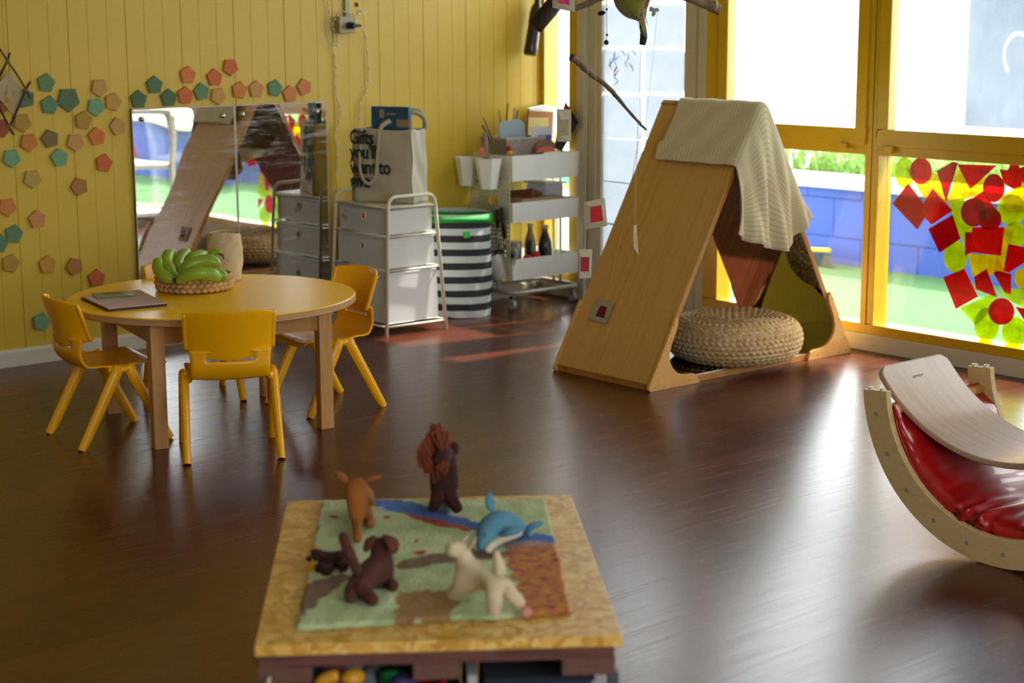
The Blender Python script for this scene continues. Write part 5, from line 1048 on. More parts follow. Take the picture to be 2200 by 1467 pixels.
def cuf(u, v):
    a = -79 + 158 * u; w_ = 2 * PI * v; ca = math.cos(w_); sa = math.sin(w_); e = abs(a) / 79
    x = -1.878 + .230 * math.copysign(abs(ca) ** .35, ca); th = .036 - .016 * e ** 2 * (1 - max(0.0, -ca) ** 4)
    near = max(0, -ca); taper = max(0.0, min(1, (1 - abs(2*u - 1)) * 14)) ** .5
    r_ = .394 - th - th * math.copysign(abs(sa) ** .7, sa) * (.25 + .75 * taper)
    big = mn.noise(Vector((a * .07, x * 5, 3 * v))); sm = mn.noise(Vector((a * .22 + 7, x * 9, 9)))
    r_ -= (.013 * big + .006 * sm) * (1 - .75 * e * e) * taper
    ruf = math.exp(-((a - 14) / 10) ** 2) * near
    r_ -= ruf * (.020 + .013 * math.sin(a * .9))
    q1 = -.15 * math.sin(R(a)) + .576 * math.cos(R(a)); rmin = (-q1 + math.sqrt(q1 * q1 + 4 * .1515)) / 2 + .006   # stay below the board
    if a > 0: k = max(0.0, min(1, (x + 2.092) / .03)); r_ = max(r_, rmin * k + r_ * (1 - k)); r_ = min(r_, .400)
    return (x - near * .004 * sm - ruf * (.012 + .012 * math.sin(a * .7 + 2)), RY + r_ * math.sin(R(a)), RZ - r_ * math.cos(R(a)))
def cuf2(u, v):
    x, y, z = cuf(u, v); return (x, 2 * RY - y if False else y, z)
q = MB(); N1, N2_ = 200, 48
V = [cuf(i / (N1-1), (j % N2_) / N2_) for i in range(N1) for j in range(N2_)]
F = [(i*N2_+j, i*N2_+(j+1)%N2_, (i+1)*N2_+(j+1)%N2_, (i+1)*N2_+j) for i in range(N1-1) for j in range(N2_)] + [tuple(range(N2_)), tuple((N1-1)*N2_+j for j in range(N2_))[::-1]]
q.add(V, F); q.build('cushion_body', rv, cu, smooth='all', world=True, ang=180)
P = [Vector(cuf(i / 60, .5)) + Vector((-.001, 0, 0)) for i in range(2, 59)]
MB().tube(P, .003, 6).build('seam', rv, cu, smooth='all', world=True)
# balance board
bo = thing('balance_board', 'curved pale wooden balance board lying across the top of the rocker', 'balance board', (-1.885, -4.16, .23))
bt_ = wood('board_maple', 'a08068', 'b59880', (22, 1.2, 1.2), 1.6, .36, coat=.15, bump=.05)
BY, BZ, BR = -4.160, .728, .487
q = MB(); NA_, NW = 56, 13
def bbf(i, j, dr):
    a = -54.5 + 109 * i / (NA_ - 1); w_ = -1 + 2 * j / (NW - 1); e = min(1, (54.5 - abs(a)) / 5.0); hw = .158 - .028 * (1 - math.sqrt(max(0, 1 - (1-e) ** 2)))
    r_ = BR + dr; return (-1.886 + w_ * hw, BY + r_ * math.sin(R(a)), BZ - r_ * math.cos(R(a)))
V = [bbf(i, j, 0) for i in range(NA_) for j in range(NW)] + [bbf(i, j, -.017) for i in range(NA_) for j in range(NW)]; O = NA_ * NW; F = []
for i in range(NA_-1):
    for j in range(NW-1): a = i*NW+j; F += [(a, a+1, a+NW+1, a+NW), (O+a, O+a+NW, O+a+NW+1, O+a+1)]
    for j in (0, NW-1): a = i*NW+j; F.append((a, a+NW, O+a+NW, O+a))
for i in (0, NA_-1):
    for j in range(NW-1): a = i*NW+j; F.append((a, a+1, O+a+1, O+a))
q.add(V, F); q.build('board', bt_, bo, world=True, bevel=.004, smooth=True)
# faint burnt-in mark near the end: a row of small illegible strokes
q = MB(); a = 48.5
for k in range(9):
    t = k / 8; x = -1.925 + .045 * t; h = .009 if k in (0, 1, 5) else .005
    for s in ((0, h),):
        p = [Vector((x + .001 * (k % 2), BY + (BR - .0176) * math.sin(R(a - d)), BZ - (BR - .0176) * math.cos(R(a - d)))) for d in (0, h / BR * 57.3)]
        q.tube(p, .0007, 4)
q.build('branding', mat('brand_grey', '6d675f', .7), bo, world=True)

# ------------------------------------------------------------------ white shelf by the next windows (seen in the mirror)
ws = thing('white_shelf', 'white open shelf standing by the windows, seen in the mirror', 'shelf', (-.22, -4.2, 0))
sw_ = mat('shelf_white', 'e2e2e0', .4)
for z in (.08, .44, .79): MB().box(-.40, -4.56, z, -.06, -3.86, z + .03).build('shelf_board', sw_, ws, world=True, bevel=.003)
for (x, y) in ((-.39, -4.54), (-.39, -3.88), (-.07, -4.55), (-.07, -3.87)): MB().box(x - .025, y - .025, 0, x + .025, y + .025, .79).build('upright', sw_, ws, world=True, bevel=.002)
tj = thing('teal_jar', 'pale turquoise jar on top of the white shelf, seen in the mirror', 'jar', (-.25, -4.15, .82))
MB().lathe([(.001, 0), (.06, 0), (.075, .05), (.07, .12), (.045, .15), (.001, .15)], seg=24).build('jar_body', mat('jar_teal', '7fc4cc', .3), tj, smooth=True)
pk = thing('pink_basket', 'pink and grey bag on the middle shelf of the white shelf', 'bag', (-.25, -4.15, .50))
MB().tube([(0, .13 * math.cos(R(a)), .13 * math.sin(R(a))) for a in range(0, 181, 15)], .03, 8).build('arch', mat('pink_plush', 'c2607a', .9), pk, smooth='all')
# ------------------------------------------------------------------ hanging mobile
st_m = mat('string', 'c9b98c', .9)
bark = mat('bark_dark', '2e221a', .9, var=.5, vs=24, bump=1, bs=60, dist=.006, stretch=(1, 1, .4))
drift = mat('driftwood', '6b5a4c', .85, var=.45, vs=40, bump=.8, bs=90, dist=.004)
drl = mat('driftwood_pale', '8f7d66', .85, var=.35, vs=40, bump=.8, bs=90, dist=.004)
b1 = thing('driftwood_stick', 'slim weathered stick hanging at a slant left of the tent top', 'stick', (-1.5490, -2.1478, 1.1643))
P = smooth_path([(-1.7424, -2.1538, 1.2883), (-1.7030, -2.1525, 1.2662), (-1.6508, -2.1526, 1.2288), (-1.5775, -2.1432, 1.1935), (-1.5005, -2.1265, 1.1470), (-1.4272, -2.1077, 1.0961), (-1.3600, -2.0963, 1.0483), (-1.3095, -2.0952, 1.0095)], 4)
random.seed(2); MB().tube(P, [max(.003, .0125 - .00028 * i + random.uniform(-.0012, .0012)) for i in range(len(P))], 9).build('stick', drift, b1, smooth='all', world=True)
b2 = thing('dark_branch', 'thick dark barked branch with a sawn end hanging at the top beside the corner', 'branch', (-1.9058, -2.1823, 1.4237))
P = [(-1.9277, -2.1705, 1.3969), (-1.9041, -2.1829, 1.4269), (-1.8380, -2.1618, 1.4684), (-1.7774, -2.1355, 1.5123), (-1.7089, -2.1084, 1.5862), (-1.6324, -2.0857, 1.6694)]
MB().tube(smooth_path(P, 3), .029, 12).build('branch', bark, b2, smooth='all', world=True)
pa, pb2 = Vector(P[0]), Vector(P[1]); dd = (pa - pb2).normalized(); MB().tube([pa, pa + dd * .004], [.028, .026], 14).build('sawn_end', mat('sawn_end', '7a4a28', .8, var=.3, vs=60), b2, world=True)
b3 = thing('pale_branch', 'pale driftwood branch at the top edge, its blunt end in front of the yellow post', 'branch', (-1.4735, -2.5346, 1.4721))
P = smooth_path([(-1.8281, -2.2408, 1.4519), (-1.7796, -2.2762, 1.4738), (-1.7295, -2.3122, 1.4990), (-1.6280, -2.3924, 1.5206), (-1.5374, -2.4728, 1.5042), (-1.4789, -2.5285, 1.4785), (-1.4294, -2.5774, 1.4496)], 4)
MB().tube(P, [.011 + .010 * (i / len(P)) ** 2 + random.uniform(-.001, .001) for i in range(len(P))], 10).build('branch', drl, b3, smooth='all', world=True)
q = MB(); c = Vector((-1.4461, -2.5597, 1.4640))
for k in range(3): q.tube([c + Vector((.004 * k + .02 * math.cos(a * PI/5) * .4, .0, .024 * math.sin(a * PI/5))) + Vector((0, .022 * math.cos(a * PI/5), 0)) for a in range(10)], .0018, 5, closed=True)
q.build('thread_binding', st_m, b3, world=True)
b4 = thing('dark_twig', 'short dark stub of branch hanging below the green felt nest', 'stick', (-1.7583, -2.5277, 1.3371))
MB().tube(smooth_path([(-1.7585, -2.5279, 1.3355), (-1.7514, -2.5270, 1.3633), (-1.7496, -2.5178, 1.4067), (-1.7534, -2.5031, 1.4531), (-1.7528, -2.4882, 1.5151)], 3), [.010, .011, .012, .012, .0115, .011, .0105, .010, .010, .010, .009, .009, .009], 9).build('twig', bark, b4, smooth='all', world=True)
ns = thing('felt_nest', 'green felted wool pod with orange edges and pale wisps, hanging before the door', 'felt pod', (-1.8787, -2.6055, 1.4192))
q = MB(); q.tube(smooth_path([(-1.8550, -2.6273, 1.4115), (-1.8604, -2.6172, 1.4342), (-1.8699, -2.6025, 1.4614), (-1.8728, -2.5919, 1.4946), (-1.8698, -2.5862, 1.5277), (-1.8641, -2.5798, 1.5729)], 3), [.002, .010, .020, .028, .036, .043, .050, .056, .060, .062, .062, .06, .056, .045, .03, .01], 16)
q.build('pod', mat('felt_green', '6f7220', .95, var=.35, vs=16, sheen=.5, bump=.5, bs=120), ns, smooth='all', world=True)
for s, (u, v) in ((-1, (1328, 8)), (1, (1391, 2))):
    q = MB(); q.tube(smooth_path([(-1.9008, -2.6060, 1.4493) if s < 0 else (-1.8581, -2.6407, 1.4551), (-1.9177, -2.5859, 1.4734) if s < 0 else (-1.8484, -2.6436, 1.4761), (-1.9268, -2.5708, 1.5035) if s < 0 else (-1.8392, -2.6447, 1.5030), (-1.9242, -2.5633, 1.5426) if s < 0 else (-1.8331, -2.6401, 1.5421)], 4), .006, 7); q.build('orange_edge', mat('felt_orange', 'b8503a', .95, sheen=.5), ns, smooth='all', world=True)
q = MB(); random.seed(8)
for k in range(34):
    a = Vector((-1.8874, -2.6492, 1.4281)) + Vector((random.uniform(-.02, .02), random.uniform(-.02, .02), random.uniform(0, .03))); e = Vector((-1.8544, -2.6335, 1.3889)) + Vector((random.uniform(-.012, .012), random.uniform(-.012, .012), random.uniform(-.03, .02)))
    q.tube([a, a.lerp(e, .5) + Vector((random.uniform(-.006, .006), random.uniform(-.006, .006), 0)), e], .0006, 3)
q.build('wisps', mat('wisp_cream', 'c9c084', .9), ns, world=True)
pcn = thing('pinecone_string', 'thread with a small pine cone, beads and a dark round seed, before the door', 'garland', (-1.7482, -2.3381, 1.3307))
MB().tube([(-1.6956, -2.2811, 1.7402), (-1.7310, -2.3212, 1.4577), (-1.7411, -2.3350, 1.3672), (-1.7466, -2.3363, 1.3434)], .0011, 5).build('thread', st_m, pcn, world=True)
MB().ball((-1.7308, -2.3221, 1.4545), .0042).build('bead', mat('bead_plum', '3c2230', .4), pcn, smooth='all', world=True)
MB().ball((-1.7411, -2.3350, 1.3672), .0046).build('bead', mat('bead_green', '4a4c38', .4), pcn, smooth='all', world=True)
MB().ball((-1.7456, -2.3376, 1.3418), .0088).build('seed', mat('seed_dark', '2c1a14', .3), pcn, smooth='all', world=True)
q = MB(); c = Vector((-1.7365, -2.3201, 1.4434)); e = Vector((-1.7517, -2.3080, 1.4403)); dv = e - c
for r_ in range(6):
    for k in range(7):
        a = 2 * PI * (k + .5 * (r_ % 2)) / 7; p = c + dv * (r_ / 5); rr = .009 * math.sin(PI * (r_ + 1.2) / 7.5); n_ = Vector((0, math.cos(a), math.sin(a)))
        q.tube([p, p + n_ * rr + dv * .18], [.0028, .0012], 4)
q.build('pine_cone', mat('cone_brown', '33211a', .8), pcn, world=True)
bf = thing('paper_butterfly', 'small grey tissue butterfly hanging right of the green felt pod', 'butterfly', (-1.5350, -2.3597, 1.4317))
q = MB()
for L in ([(-1.5351, -2.3524, 1.4608), (-1.5435, -2.3445, 1.4641), (-1.5468, -2.3458, 1.4480), (-1.5371, -2.3547, 1.4447)], [(-1.5355, -2.3529, 1.4576), (-1.5070, -2.3498, 1.4593), (-1.5059, -2.3536, 1.4479), (-1.5361, -2.3560, 1.4431)], [(-1.5380, -2.3532, 1.4479), (-1.5436, -2.3521, 1.4334), (-1.5379, -2.3580, 1.4285), (-1.5287, -2.3626, 1.4414)]): q.add(L, [(0, 1, 2, 3)])
q.build('wings', mat('tissue_grey', 'a8a89c', .8, trans=.5), bf, solid=.0008, world=True)
MB().tube([(-1.5379, -2.3556, 1.4382), (-1.4995, -2.3121, 1.7449)], .0008, 4).build('thread', st_m, bf, world=True)
cwm = mat('card_offwhite', 'bdb59c', .8, trans=.25)
def hcard(lab, C4, P4, pm, strings, th=.0012):
    t = thing('window_card', lab, 'card', C4[2], 0, 'little cards with cellophane windows hanging from the mobile')
    a = [Vector(p) for p in C4]; b_ = [Vector(p) for p in P4]
    n_ = (a[1] - a[0]).cross(a[3] - a[0]).normalized()
    if n_.dot(Vector(cam.location) - a[0]) < 0: n_ = -n_
    # card with a real opening: four strips round the window
    V = a + b_; F = [(0, 1, 5, 4), (1, 2, 6, 5), (2, 3, 7, 6), (3, 0, 4, 7)]
    q = MB(); q.add(V, F); q.build('card', cwm, t, solid=th, world=True)
    q = MB(); q.add([p + n_ * .0004 for p in b_], [(0, 1, 2, 3)]); q.build('cellophane', pm, t, world=True)
    for s in strings: MB().tube(s, .0009, 5).build('thread', st_m, t, world=True)
redf = mat('foil_red', 'b00a1c', .85, var=.15, vs=60, bump=.4, bs=70); dred = mat('foil_dark_red', '6c080c', .85)
pinkf = mat('foil_pink', 'b82050', .7, var=.3, vs=60, bump=.6, bs=60); gold = mat('foil_gold', '8a7418', .35, var=.3, vs=40, trans=.3); orf = mat('foil_orange', 'd8983a', .4, trans=.4)
hcard('white card with a bright red window, hanging highest of the two before the door frame', [(-1.8068, -2.2901, 0.7871), (-1.7142, -2.2994, 0.7962), (-1.7188, -2.3196, 0.6984), (-1.8175, -2.3047, 0.6919)], [(-1.7912, -2.3073, 0.7709), (-1.7400, -2.3101, 0.7723), (-1.7416, -2.3220, 0.7187), (-1.7970, -2.3163, 0.7144)], redf, [[(-1.7626, -2.3005, 0.7881), (-1.7346, -2.2712, 1.0019), (-1.6373, -2.1688, 1.7469)]])
hcard('narrow white card with a deep red window, hanging lowest before the white door frame', [(-1.8412, -2.3018, 0.6225), (-1.7708, -2.2959, 0.6173), (-1.7860, -2.3080, 0.5164), (-1.8525, -2.3170, 0.5224)], [(-1.8382, -2.3108, 0.5967), (-1.7954, -2.3080, 0.5924), (-1.8029, -2.3140, 0.5421), (-1.8457, -2.3168, 0.5466)], dred if False else mat('foil_deep', '8c0c14', .85), [[(-1.8104, -2.3022, 0.6181), (-1.7948, -2.2846, 0.7429), (-1.7357, -2.2302, 1.1640), (-1.6600, -2.1497, 1.7470)]])
hcard('cream card with a dull gold window, hanging in front of the black diamond', [(-1.9049, -2.2593, 1.1155), (-1.8410, -2.2609, 1.1117), (-1.8550, -2.2767, 0.9998), (-1.9188, -2.2750, 1.0044)], [(-1.8996, -2.2728, 1.0790), (-1.8594, -2.2668, 1.0787), (-1.8662, -2.2745, 1.0245), (-1.9053, -2.2817, 1.0234)], gold, [[(-1.8745, -2.2593, 1.1112), (-1.8489, -2.2352, 1.2960), (-1.7892, -2.1752, 1.7419)]])
hcard('white card with a crinkled pink window, hanging at the top edge over the dark branch', [(-2.0002, -2.3379, 1.5492), (-1.9054, -2.3518, 1.5469), (-1.9194, -2.3653, 1.4448), (-2.0091, -2.3527, 1.4587)], [(-1.9894, -2.3516, 1.5307), (-1.9346, -2.3584, 1.5280), (-1.9449, -2.3654, 1.4648), (-1.9939, -2.3614, 1.4755)], pinkf, [[(-1.9571, -2.3482, 1.5464), (-1.9316, -2.3241, 1.7311)]])
hcard('white card with an orange window turned edge on, hanging in front of the tent board', [(-1.4737, -2.2005, 0.6699), (-1.4446, -2.1856, 0.6680), (-1.4521, -2.2071, 0.5555), (-1.4835, -2.2116, 0.5919)], [(-1.4675, -2.1995, 0.6415), (-1.4531, -2.1921, 0.6397), (-1.4577, -2.2026, 0.5818), (-1.4713, -2.2064, 0.6008)], orf, [[(-1.4558, -2.1896, 0.6675), (-1.4142, -2.1501, 0.8074), (-1.3569, -2.1006, 1.0414)]])
hcard('cream card with a dark red window, resting low on the slanted tent board', [(-1.1535, -1.6654, 0.2976), (-1.1569, -1.7687, 0.2914), (-1.2036, -1.7667, 0.2084), (-1.2001, -1.6573, 0.2147)], [(-1.1677, -1.6976, 0.2722), (-1.1690, -1.7404, 0.2700), (-1.1929, -1.7469, 0.2275), (-1.1915, -1.6928, 0.2299)], dred, [[(-1.1533, -1.7153, 0.2978), (-0.9686, -1.6372, 0.6261), (-1.3496, -2.0966, 0.9747), (-1.3140, -2.0897, 1.0164)]])
q = MB()
for P in ([(-1.3369, -2.0928, 1.0333), (-1.3253, -2.0745, 1.1469), (-1.2369, -1.9956, 1.7668)], [(-1.7154, -2.1537, 1.2730), (-1.7487, -2.2344, 1.2100), (-1.7588, -2.2259, 1.2101)], [(-1.3115, -2.0922, 1.0147), (-1.2654, -2.0772, 1.2322), (-1.1553, -2.0376, 1.7675)]): q.tube(P, .0008, 4)
o = q.build('mobile_threads', st_m); tag(o, 'thin pale threads holding up the slanted driftwood stick', 'thread')

# ------------------------------------------------------------------ board table in the foreground
OR = (-4.5021, -4.4440, 0); OA = -0.63396; OW, OD, OH = 0.5979, 0.8445, .43
ot = thing('board_table', 'low table of bare yellow strand board on old reddish pallet wood, in the foreground', 'table', OR, OA)
om, nt, b = nt_new('strand_board')
v = coords(nt, (1, 1, 1)); vo = nt.nodes.new('ShaderNodeTexVoronoi'); vo.inputs['Scale'].default_value = 55
n1 = nt.nodes.new('ShaderNodeTexNoise'); n1.inputs['Scale'].default_value = 9; n1.inputs['Detail'].default_value = 3; nt.links.new(v, n1.inputs['Vector'])
ad = nt.nodes.new('ShaderNodeMix'); ad.data_type = 'RGBA'; ad.blend_type = 'ADD'; ad.inputs[0].default_value = .22; nt.links.new(v, ad.inputs[6]); nt.links.new(n1.outputs['Color'], ad.inputs[7]); nt.links.new(ad.outputs[2], vo.inputs['Vector'])
sp = nt.nodes.new('ShaderNodeSeparateColor'); nt.links.new(vo.outputs['Color'], sp.inputs[0])
cr = ramp(nt, sp.outputs[0], [(.1, lin('bc8a34')), (.35, lin('cf9f44')), (.6, lin('dbae54')), (.9, lin('e4c274'))])
nt.links.new(cr, b.inputs['Base Color']); b.inputs['Roughness'].default_value = .42; addbump(nt, b, sp.outputs[1], .15, .002)
MB().box(0, 0, OH - .019, OW, OD, OH).build('tabletop', om, ot, bevel=.0015)
pal = wood('pallet_wood', '4a2c26', '6a4238', (2.5, 30, 30), 2.0, .85, bump=.5); pal2 = wood('pallet_wood_y', '503a30', '6b4a3c', (30, 2.5, 30), 2.0, .85, bump=.5)
for y0, y1 in ((.008, .095), (.23, .33), (.48, .58), (.73, .825)): MB().box(.004, y0, OH - .042, OW - .012, y1, OH - .0195).build('pallet_board', pal, ot, bevel=.0015)
for x0, x1 in ((.002, .09), (.255, .33), (.50, OW - .01)): MB().box(x0, .012, OH - .072, x1, OD - .01, OH - .0425).build('stringer', pal2, ot, bevel=.0015)
for x in (.012, OW - .012):
    for y in (.03, OD - .03): MB().box(x - .009, y - .009, 0, x + .009, y + .009, OH - .0722).build('leg', mat('leg_steel', '5c6670', .4, m=.8), ot)
MB().box(.345, .03, .02, .36, .3, OH - .073).build('divider', mat('divider_white', 'a8aab0', .5), ot)
# felt landscape mat
fcorn = [(0.0635, 0.0595), (0.5228, 0.1013), (0.5403, 0.7951), (0.0740, 0.8231)]
def fm_(u, v):
    a, b_, c, d = [Vector((p[0], p[1])) for p in fcorn]; p = a.lerp(b_, u).lerp(d.lerp(c, u), v); return p
def pip(x, y, P):
    r_ = False; j = len(P) - 1
    for i in range(len(P)):
        if (P[i][1] > y) != (P[j][1] > y) and x < (P[j][0]-P[i][0]) * (y-P[i][1]) / (P[j][1]-P[i][1]) + P[i][0]: r_ = not r_
        j = i
    return r_
Z_ = [('n', [(0.2189, 0.3746), (0.2883, 0.4296), (0.3589, 0.4522), (0.4106, 0.4338), (0.5263, 0.4501), (0.5226, 0.4107), (0.408, 0.3866), (0.3216, 0.3799), (0.2359, 0.3412)]), ('b', [(0.1737, 0.836), (0.2274, 0.8175), (0.322, 0.714), (0.3803, 0.6376), (0.4548, 0.5689), (0.5422, 0.5253), (0.5386, 0.4869), (0.4414, 0.5036), (0.3778, 0.5813), (0.3107, 0.6369), (0.2462, 0.7004), (0.1846, 0.7454)]), ('r', [(0.2387, 0.7076), (0.2928, 0.6705), (0.3781, 0.5875), (0.3708, 0.5665), (0.301, 0.6187), (0.2536, 0.6769)]), ('k', [(0.4325, 0.5044), (0.5389, 0.4898), (0.5348, 0.4466), (0.4333, 0.4462)]), ('o', [(0.4381, 0.4515), (0.5372, 0.4724), (0.5295, 0.06), (0.4444, 0.0668), (0.4396, 0.2448), (0.4315, 0.3765)]), ('p', [(0.2315, 0.2242), (0.3212, 0.2269), (0.3354, 0.1676), (0.3188, 0.0723), (0.2235, 0.0754)]), ('n', [(0.1306, 0.3391), (0.1457, 0.3066), (0.1061, 0.2147), (0.0716, 0.1076), (0.051, 0.1666), (0.0668, 0.2747)]), ('y', [(0.0322, 0.5134), (0.0787, 0.5038), (0.0796, 0.3327), (0.0439, 0.3147)]), ('c', [(0.0464, 0.7568), (0.0766, 0.761), (0.0874, 0.6808), (0.0628, 0.6508)]), ('f', [(0.2632, 0.53), (0.2695, 0.5295), (0.2692, 0.5058), (0.263, 0.5063)]), ('f', [(0.265, 0.4541), (0.2817, 0.4528), (0.2812, 0.4246), (0.2647, 0.4259)]), ('f', [(0.2011, 0.691), (0.2161, 0.6898), (0.2162, 0.6735), (0.2013, 0.6747)]), ('f', [(0.098, 0.6962), (0.1093, 0.6953), (0.1099, 0.679), (0.0986, 0.6799)])]
from mathutils import noise as mn
lf_ = lambda h: Vector(lin(h)[:3])
cols = {'g': lf_('a0ba84'), 'b': lf_('4870ba'), 'r': lf_('a84a30'), 'n': lf_('7c6450'), 'o': lf_('bc7440'), 'p': lf_('967646'), 'y': lf_('e0ac20'), 'c': lf_('d0c6a6'), 'k': lf_('a88a80'), 'f': lf_('b03a2c')}
q = MB(); NU, NV = 150, 170
def fz(u, v):
    e = min(u, 1-u, v, 1-v); w_ = .010 * mn.noise(Vector((u * 9, v * 9, 1))) + .006 * mn.noise(Vector((u * 25, v * 25, 5)))
    p = fm_(u + w_ * (1 if e < .08 else .2), v + w_ * (1 if e < .08 else .2)); z = OH + .0085 + .002 * mn.noise(Vector((u * 14, v * 14, 0))) + .0013 * mn.noise(Vector((u * 90, v * 90, 3)))
    if e < .006: z = OH + .0015
    return (p.x, p.y, z)
q.sheet(fz, NU, NV)
fmat, nt, b = nt_new('needle_felt'); vc = nt.nodes.new('ShaderNodeVertexColor'); vc.layer_name = 'felt'; nt.links.new(vc.outputs[0], b.inputs['Base Color']); b.inputs['Roughness'].default_value = .95; addbump(nt, b, noise(nt, coords(nt, (1, 1, 1)), 220, 4), .8, .004)
mt_ = thing('felt_mat', 'fuzzy felt landscape mat with blue river and green meadows on the board table', 'mat', (OR[0] + 0, OR[1], OH), OA)
o = q.build('felt', fmat, mt_, smooth='all'); 
o.location.z = -OH
me = o.data; ca = me.color_attributes.new('felt', 'FLOAT_COLOR', 'POINT')
for i, vt in enumerate(me.vertices):
    x, y = vt.co.x, vt.co.y
    wx = .012 * mn.noise(Vector((x * 30, y * 30, 0))) + .006 * mn.noise(Vector((x * 90, y * 90, 4))); wy = .012 * mn.noise(Vector((x * 30, y * 30, 9))) + .006 * mn.noise(Vector((x * 90, y * 90, 13)))
    c = cols['g'].lerp(lf_('ccd8ac'), .5 + .6 * mn.noise(Vector((x * 16, y * 16, 2))))
    for k, P in Z_:
        if pip(x + wx, y + wy, P): c = cols[k]
    if c is cols['o']:
        t = mn.noise(Vector((x * 60, y * 60, 7))); c = c.lerp(lf_('b8902c') if t > 0 else lf_('94403a'), min(1, abs(t) * 1.6))
    s = 1 + .22 * mn.noise(Vector((x * 240, y * 240, 1))); ca.data[i].color = (c.x * s, c.y * s, c.z * s, 1)

# felt animals
def felt(name, c, var=.12): return mat(name, c, .95, var=var, vs=40, sheen=0, bump=.5, bs=260, dist=.002)
def chain(n0, k): return [(n0 + i, n0 + i + 1) for i in range(k - 1)]
ZF = .4400
def animal(lab, cat, name, body, legs, m):
    """body: list of (point, radius); legs: (index on the body, hip, foot, r0, r1)"""
    N = [(Vector(p), r_ * 1.17) for p, r_ in body]; E = chain(0, len(N))
    for bi, knee, foot, r0, r1 in legs:
        a = len(N); foot = Vector(foot); foot.z = ZF + r1 * .9; N += [(Vector(knee), r0 * 1.12), (foot, r1 * 1.1)]; E += [(bi, a), (a, a + 1)]
    t = thing(name, lab, cat, (sum(n[0].x for n in N) / len(N), sum(n[0].y for n in N) / len(N), ZF))
    skin('body', N, E, m, t); return t
def leaf(P, wd, m, par, nm='ear', th=.003):
    P = smooth_path(P, 4); q = MB(); n = len(P); rs = [max(.001, wd * math.sin(PI * (i + .6) / (n + .3)) ** .8) for i in range(n)]
    q.tube(P, rs, 10, flat=th / wd if th / wd < 1 else 1); return q.build(nm, m, par, smooth='all', world=True)
cb_ = felt('felt_chocolate', '4a2418')
dg = animal('chocolate brown felt dog standing with its tail up, its back to the viewer', 'toy animal', 'felt_dog',
    [((-4.2565, -4.3758, 0.4741), .021), ((-4.2248, -4.3642, 0.4675), .021), ((-4.1882, -4.3551, 0.4675), .022), ((-4.1761, -4.3472, 0.4870), .016), ((-4.1772, -4.3410, 0.5080), .019), ((-4.1544, -4.3149, 0.5031), .012)],
    [(0, (-4.2692, -4.3834, 0.4537), (-4.2879, -4.4055, 0.4370), .0125, .010), (0, (-4.2595, -4.4113, 0.4546), (-4.2637, -4.4480, 0.4370), .0125, .010), (2, (-4.1783, -4.3686, 0.4464), (-4.1931, -4.4051, 0.4370), .011, .010), (2, (-4.1693, -4.3262, 0.4335), (-4.2045, -4.3725, 0.4370), .010, .009)], cb_)
MB().tube(smooth_path([(-4.2575, -4.3859, 0.4836), (-4.2657, -4.3872, 0.5041), (-4.2706, -4.3772, 0.5277), (-4.2737, -4.3698, 0.5474), (-4.2743, -4.3669, 0.5568)], 3), [.007, .0085, .009, .0095, .0098, .01, .01, .0098, .0095, .009, .008, .006, .003], 9).build('tail', cb_, dg, smooth='all', world=True)
ce_ = felt('felt_cocoa', '5a3022')
leaf([(-4.1870, -4.3413, 0.5272), (-4.2005, -4.3445, 0.5222), (-4.2064, -4.3425, 0.5102), (-4.2100, -4.3417, 0.5013)], .011, ce_, dg); leaf([(-4.1755, -4.3506, 0.5288), (-4.1756, -4.3714, 0.5252), (-4.1758, -4.3809, 0.5130), (-4.1766, -4.3832, 0.5010)], .013, ce_, dg)
br_m = felt('felt_dark_brown', '331712')
sd_ = animal('small dark brown felt animal standing on the yellow corner of the mat', 'toy animal', 'felt_bear',
    [((-4.2255, -4.1923, 0.4605), .011), ((-4.2178, -4.1977, 0.4646), .011), ((-4.1994, -4.1895, 0.4533), .011), ((-4.1873, -4.2016, 0.4457), .017), ((-4.1730, -4.2125, 0.4498), .014), ((-4.1535, -4.2010, 0.4554), .009)],
    [(3, (-4.2108, -4.2103, 0.4378), (-4.2320, -4.2237, 0.4370), .011, .009), (3, (-4.2100, -4.2241, 0.4385), (-4.2342, -4.2495, 0.4370), .011, .009), (4, (-4.1841, -4.2314, 0.4435), (-4.1948, -4.2525, 0.4370), .011, .009), (4, (-4.1708, -4.2165, 0.4414), (-4.1930, -4.2365, 0.4370), .010, .008)], br_m)
MB().ball((-4.2339, -4.1988, 0.4594), .006, 10, 6).build('snout', br_m, sd_, smooth='all', world=True)
tn = felt('felt_tan', '94571f')
cw_ = animal('tan felt calf with wide set ears, at the back left of the mat', 'toy animal', 'felt_calf',
    [((-4.0230, -4.0517, 0.4812), .016), ((-4.0272, -4.0555, 0.5054), .0195), ((-4.0190, -4.0445, 0.5242), .0225), ((-3.9866, -4.0104, 0.5034), .015), ((-3.9427, -3.9616, 0.4733), .0165), ((-3.8989, -3.9106, 0.4521), .0165)],
    [(0, (-4.0391, -4.0707, 0.4574), (-4.0811, -4.1344, 0.4370), .0095, .009), (0, (-3.9831, -4.0259, 0.4524), (-4.0055, -4.0727, 0.4370), .0095, .009), (5, (-3.9126, -3.9323, 0.4256), (-3.9767, -4.0228, 0.4370), .011, .0095), (5, (-3.9240, -3.9221, 0.4275), (-3.9923, -4.0177, 0.4370), .011, .0095)], tn)
leaf([(-4.0311, -4.0334, 0.5278), (-4.0312, -4.0179, 0.5360), (-4.0309, -4.0033, 0.5424), (-4.0311, -3.9891, 0.5452)], .011, tn, cw_); leaf([(-4.0053, -4.0538, 0.5331), (-3.9907, -4.0521, 0.5357), (-3.9769, -4.0502, 0.5367), (-3.9632, -4.0484, 0.5367)], .013, tn, cw_)
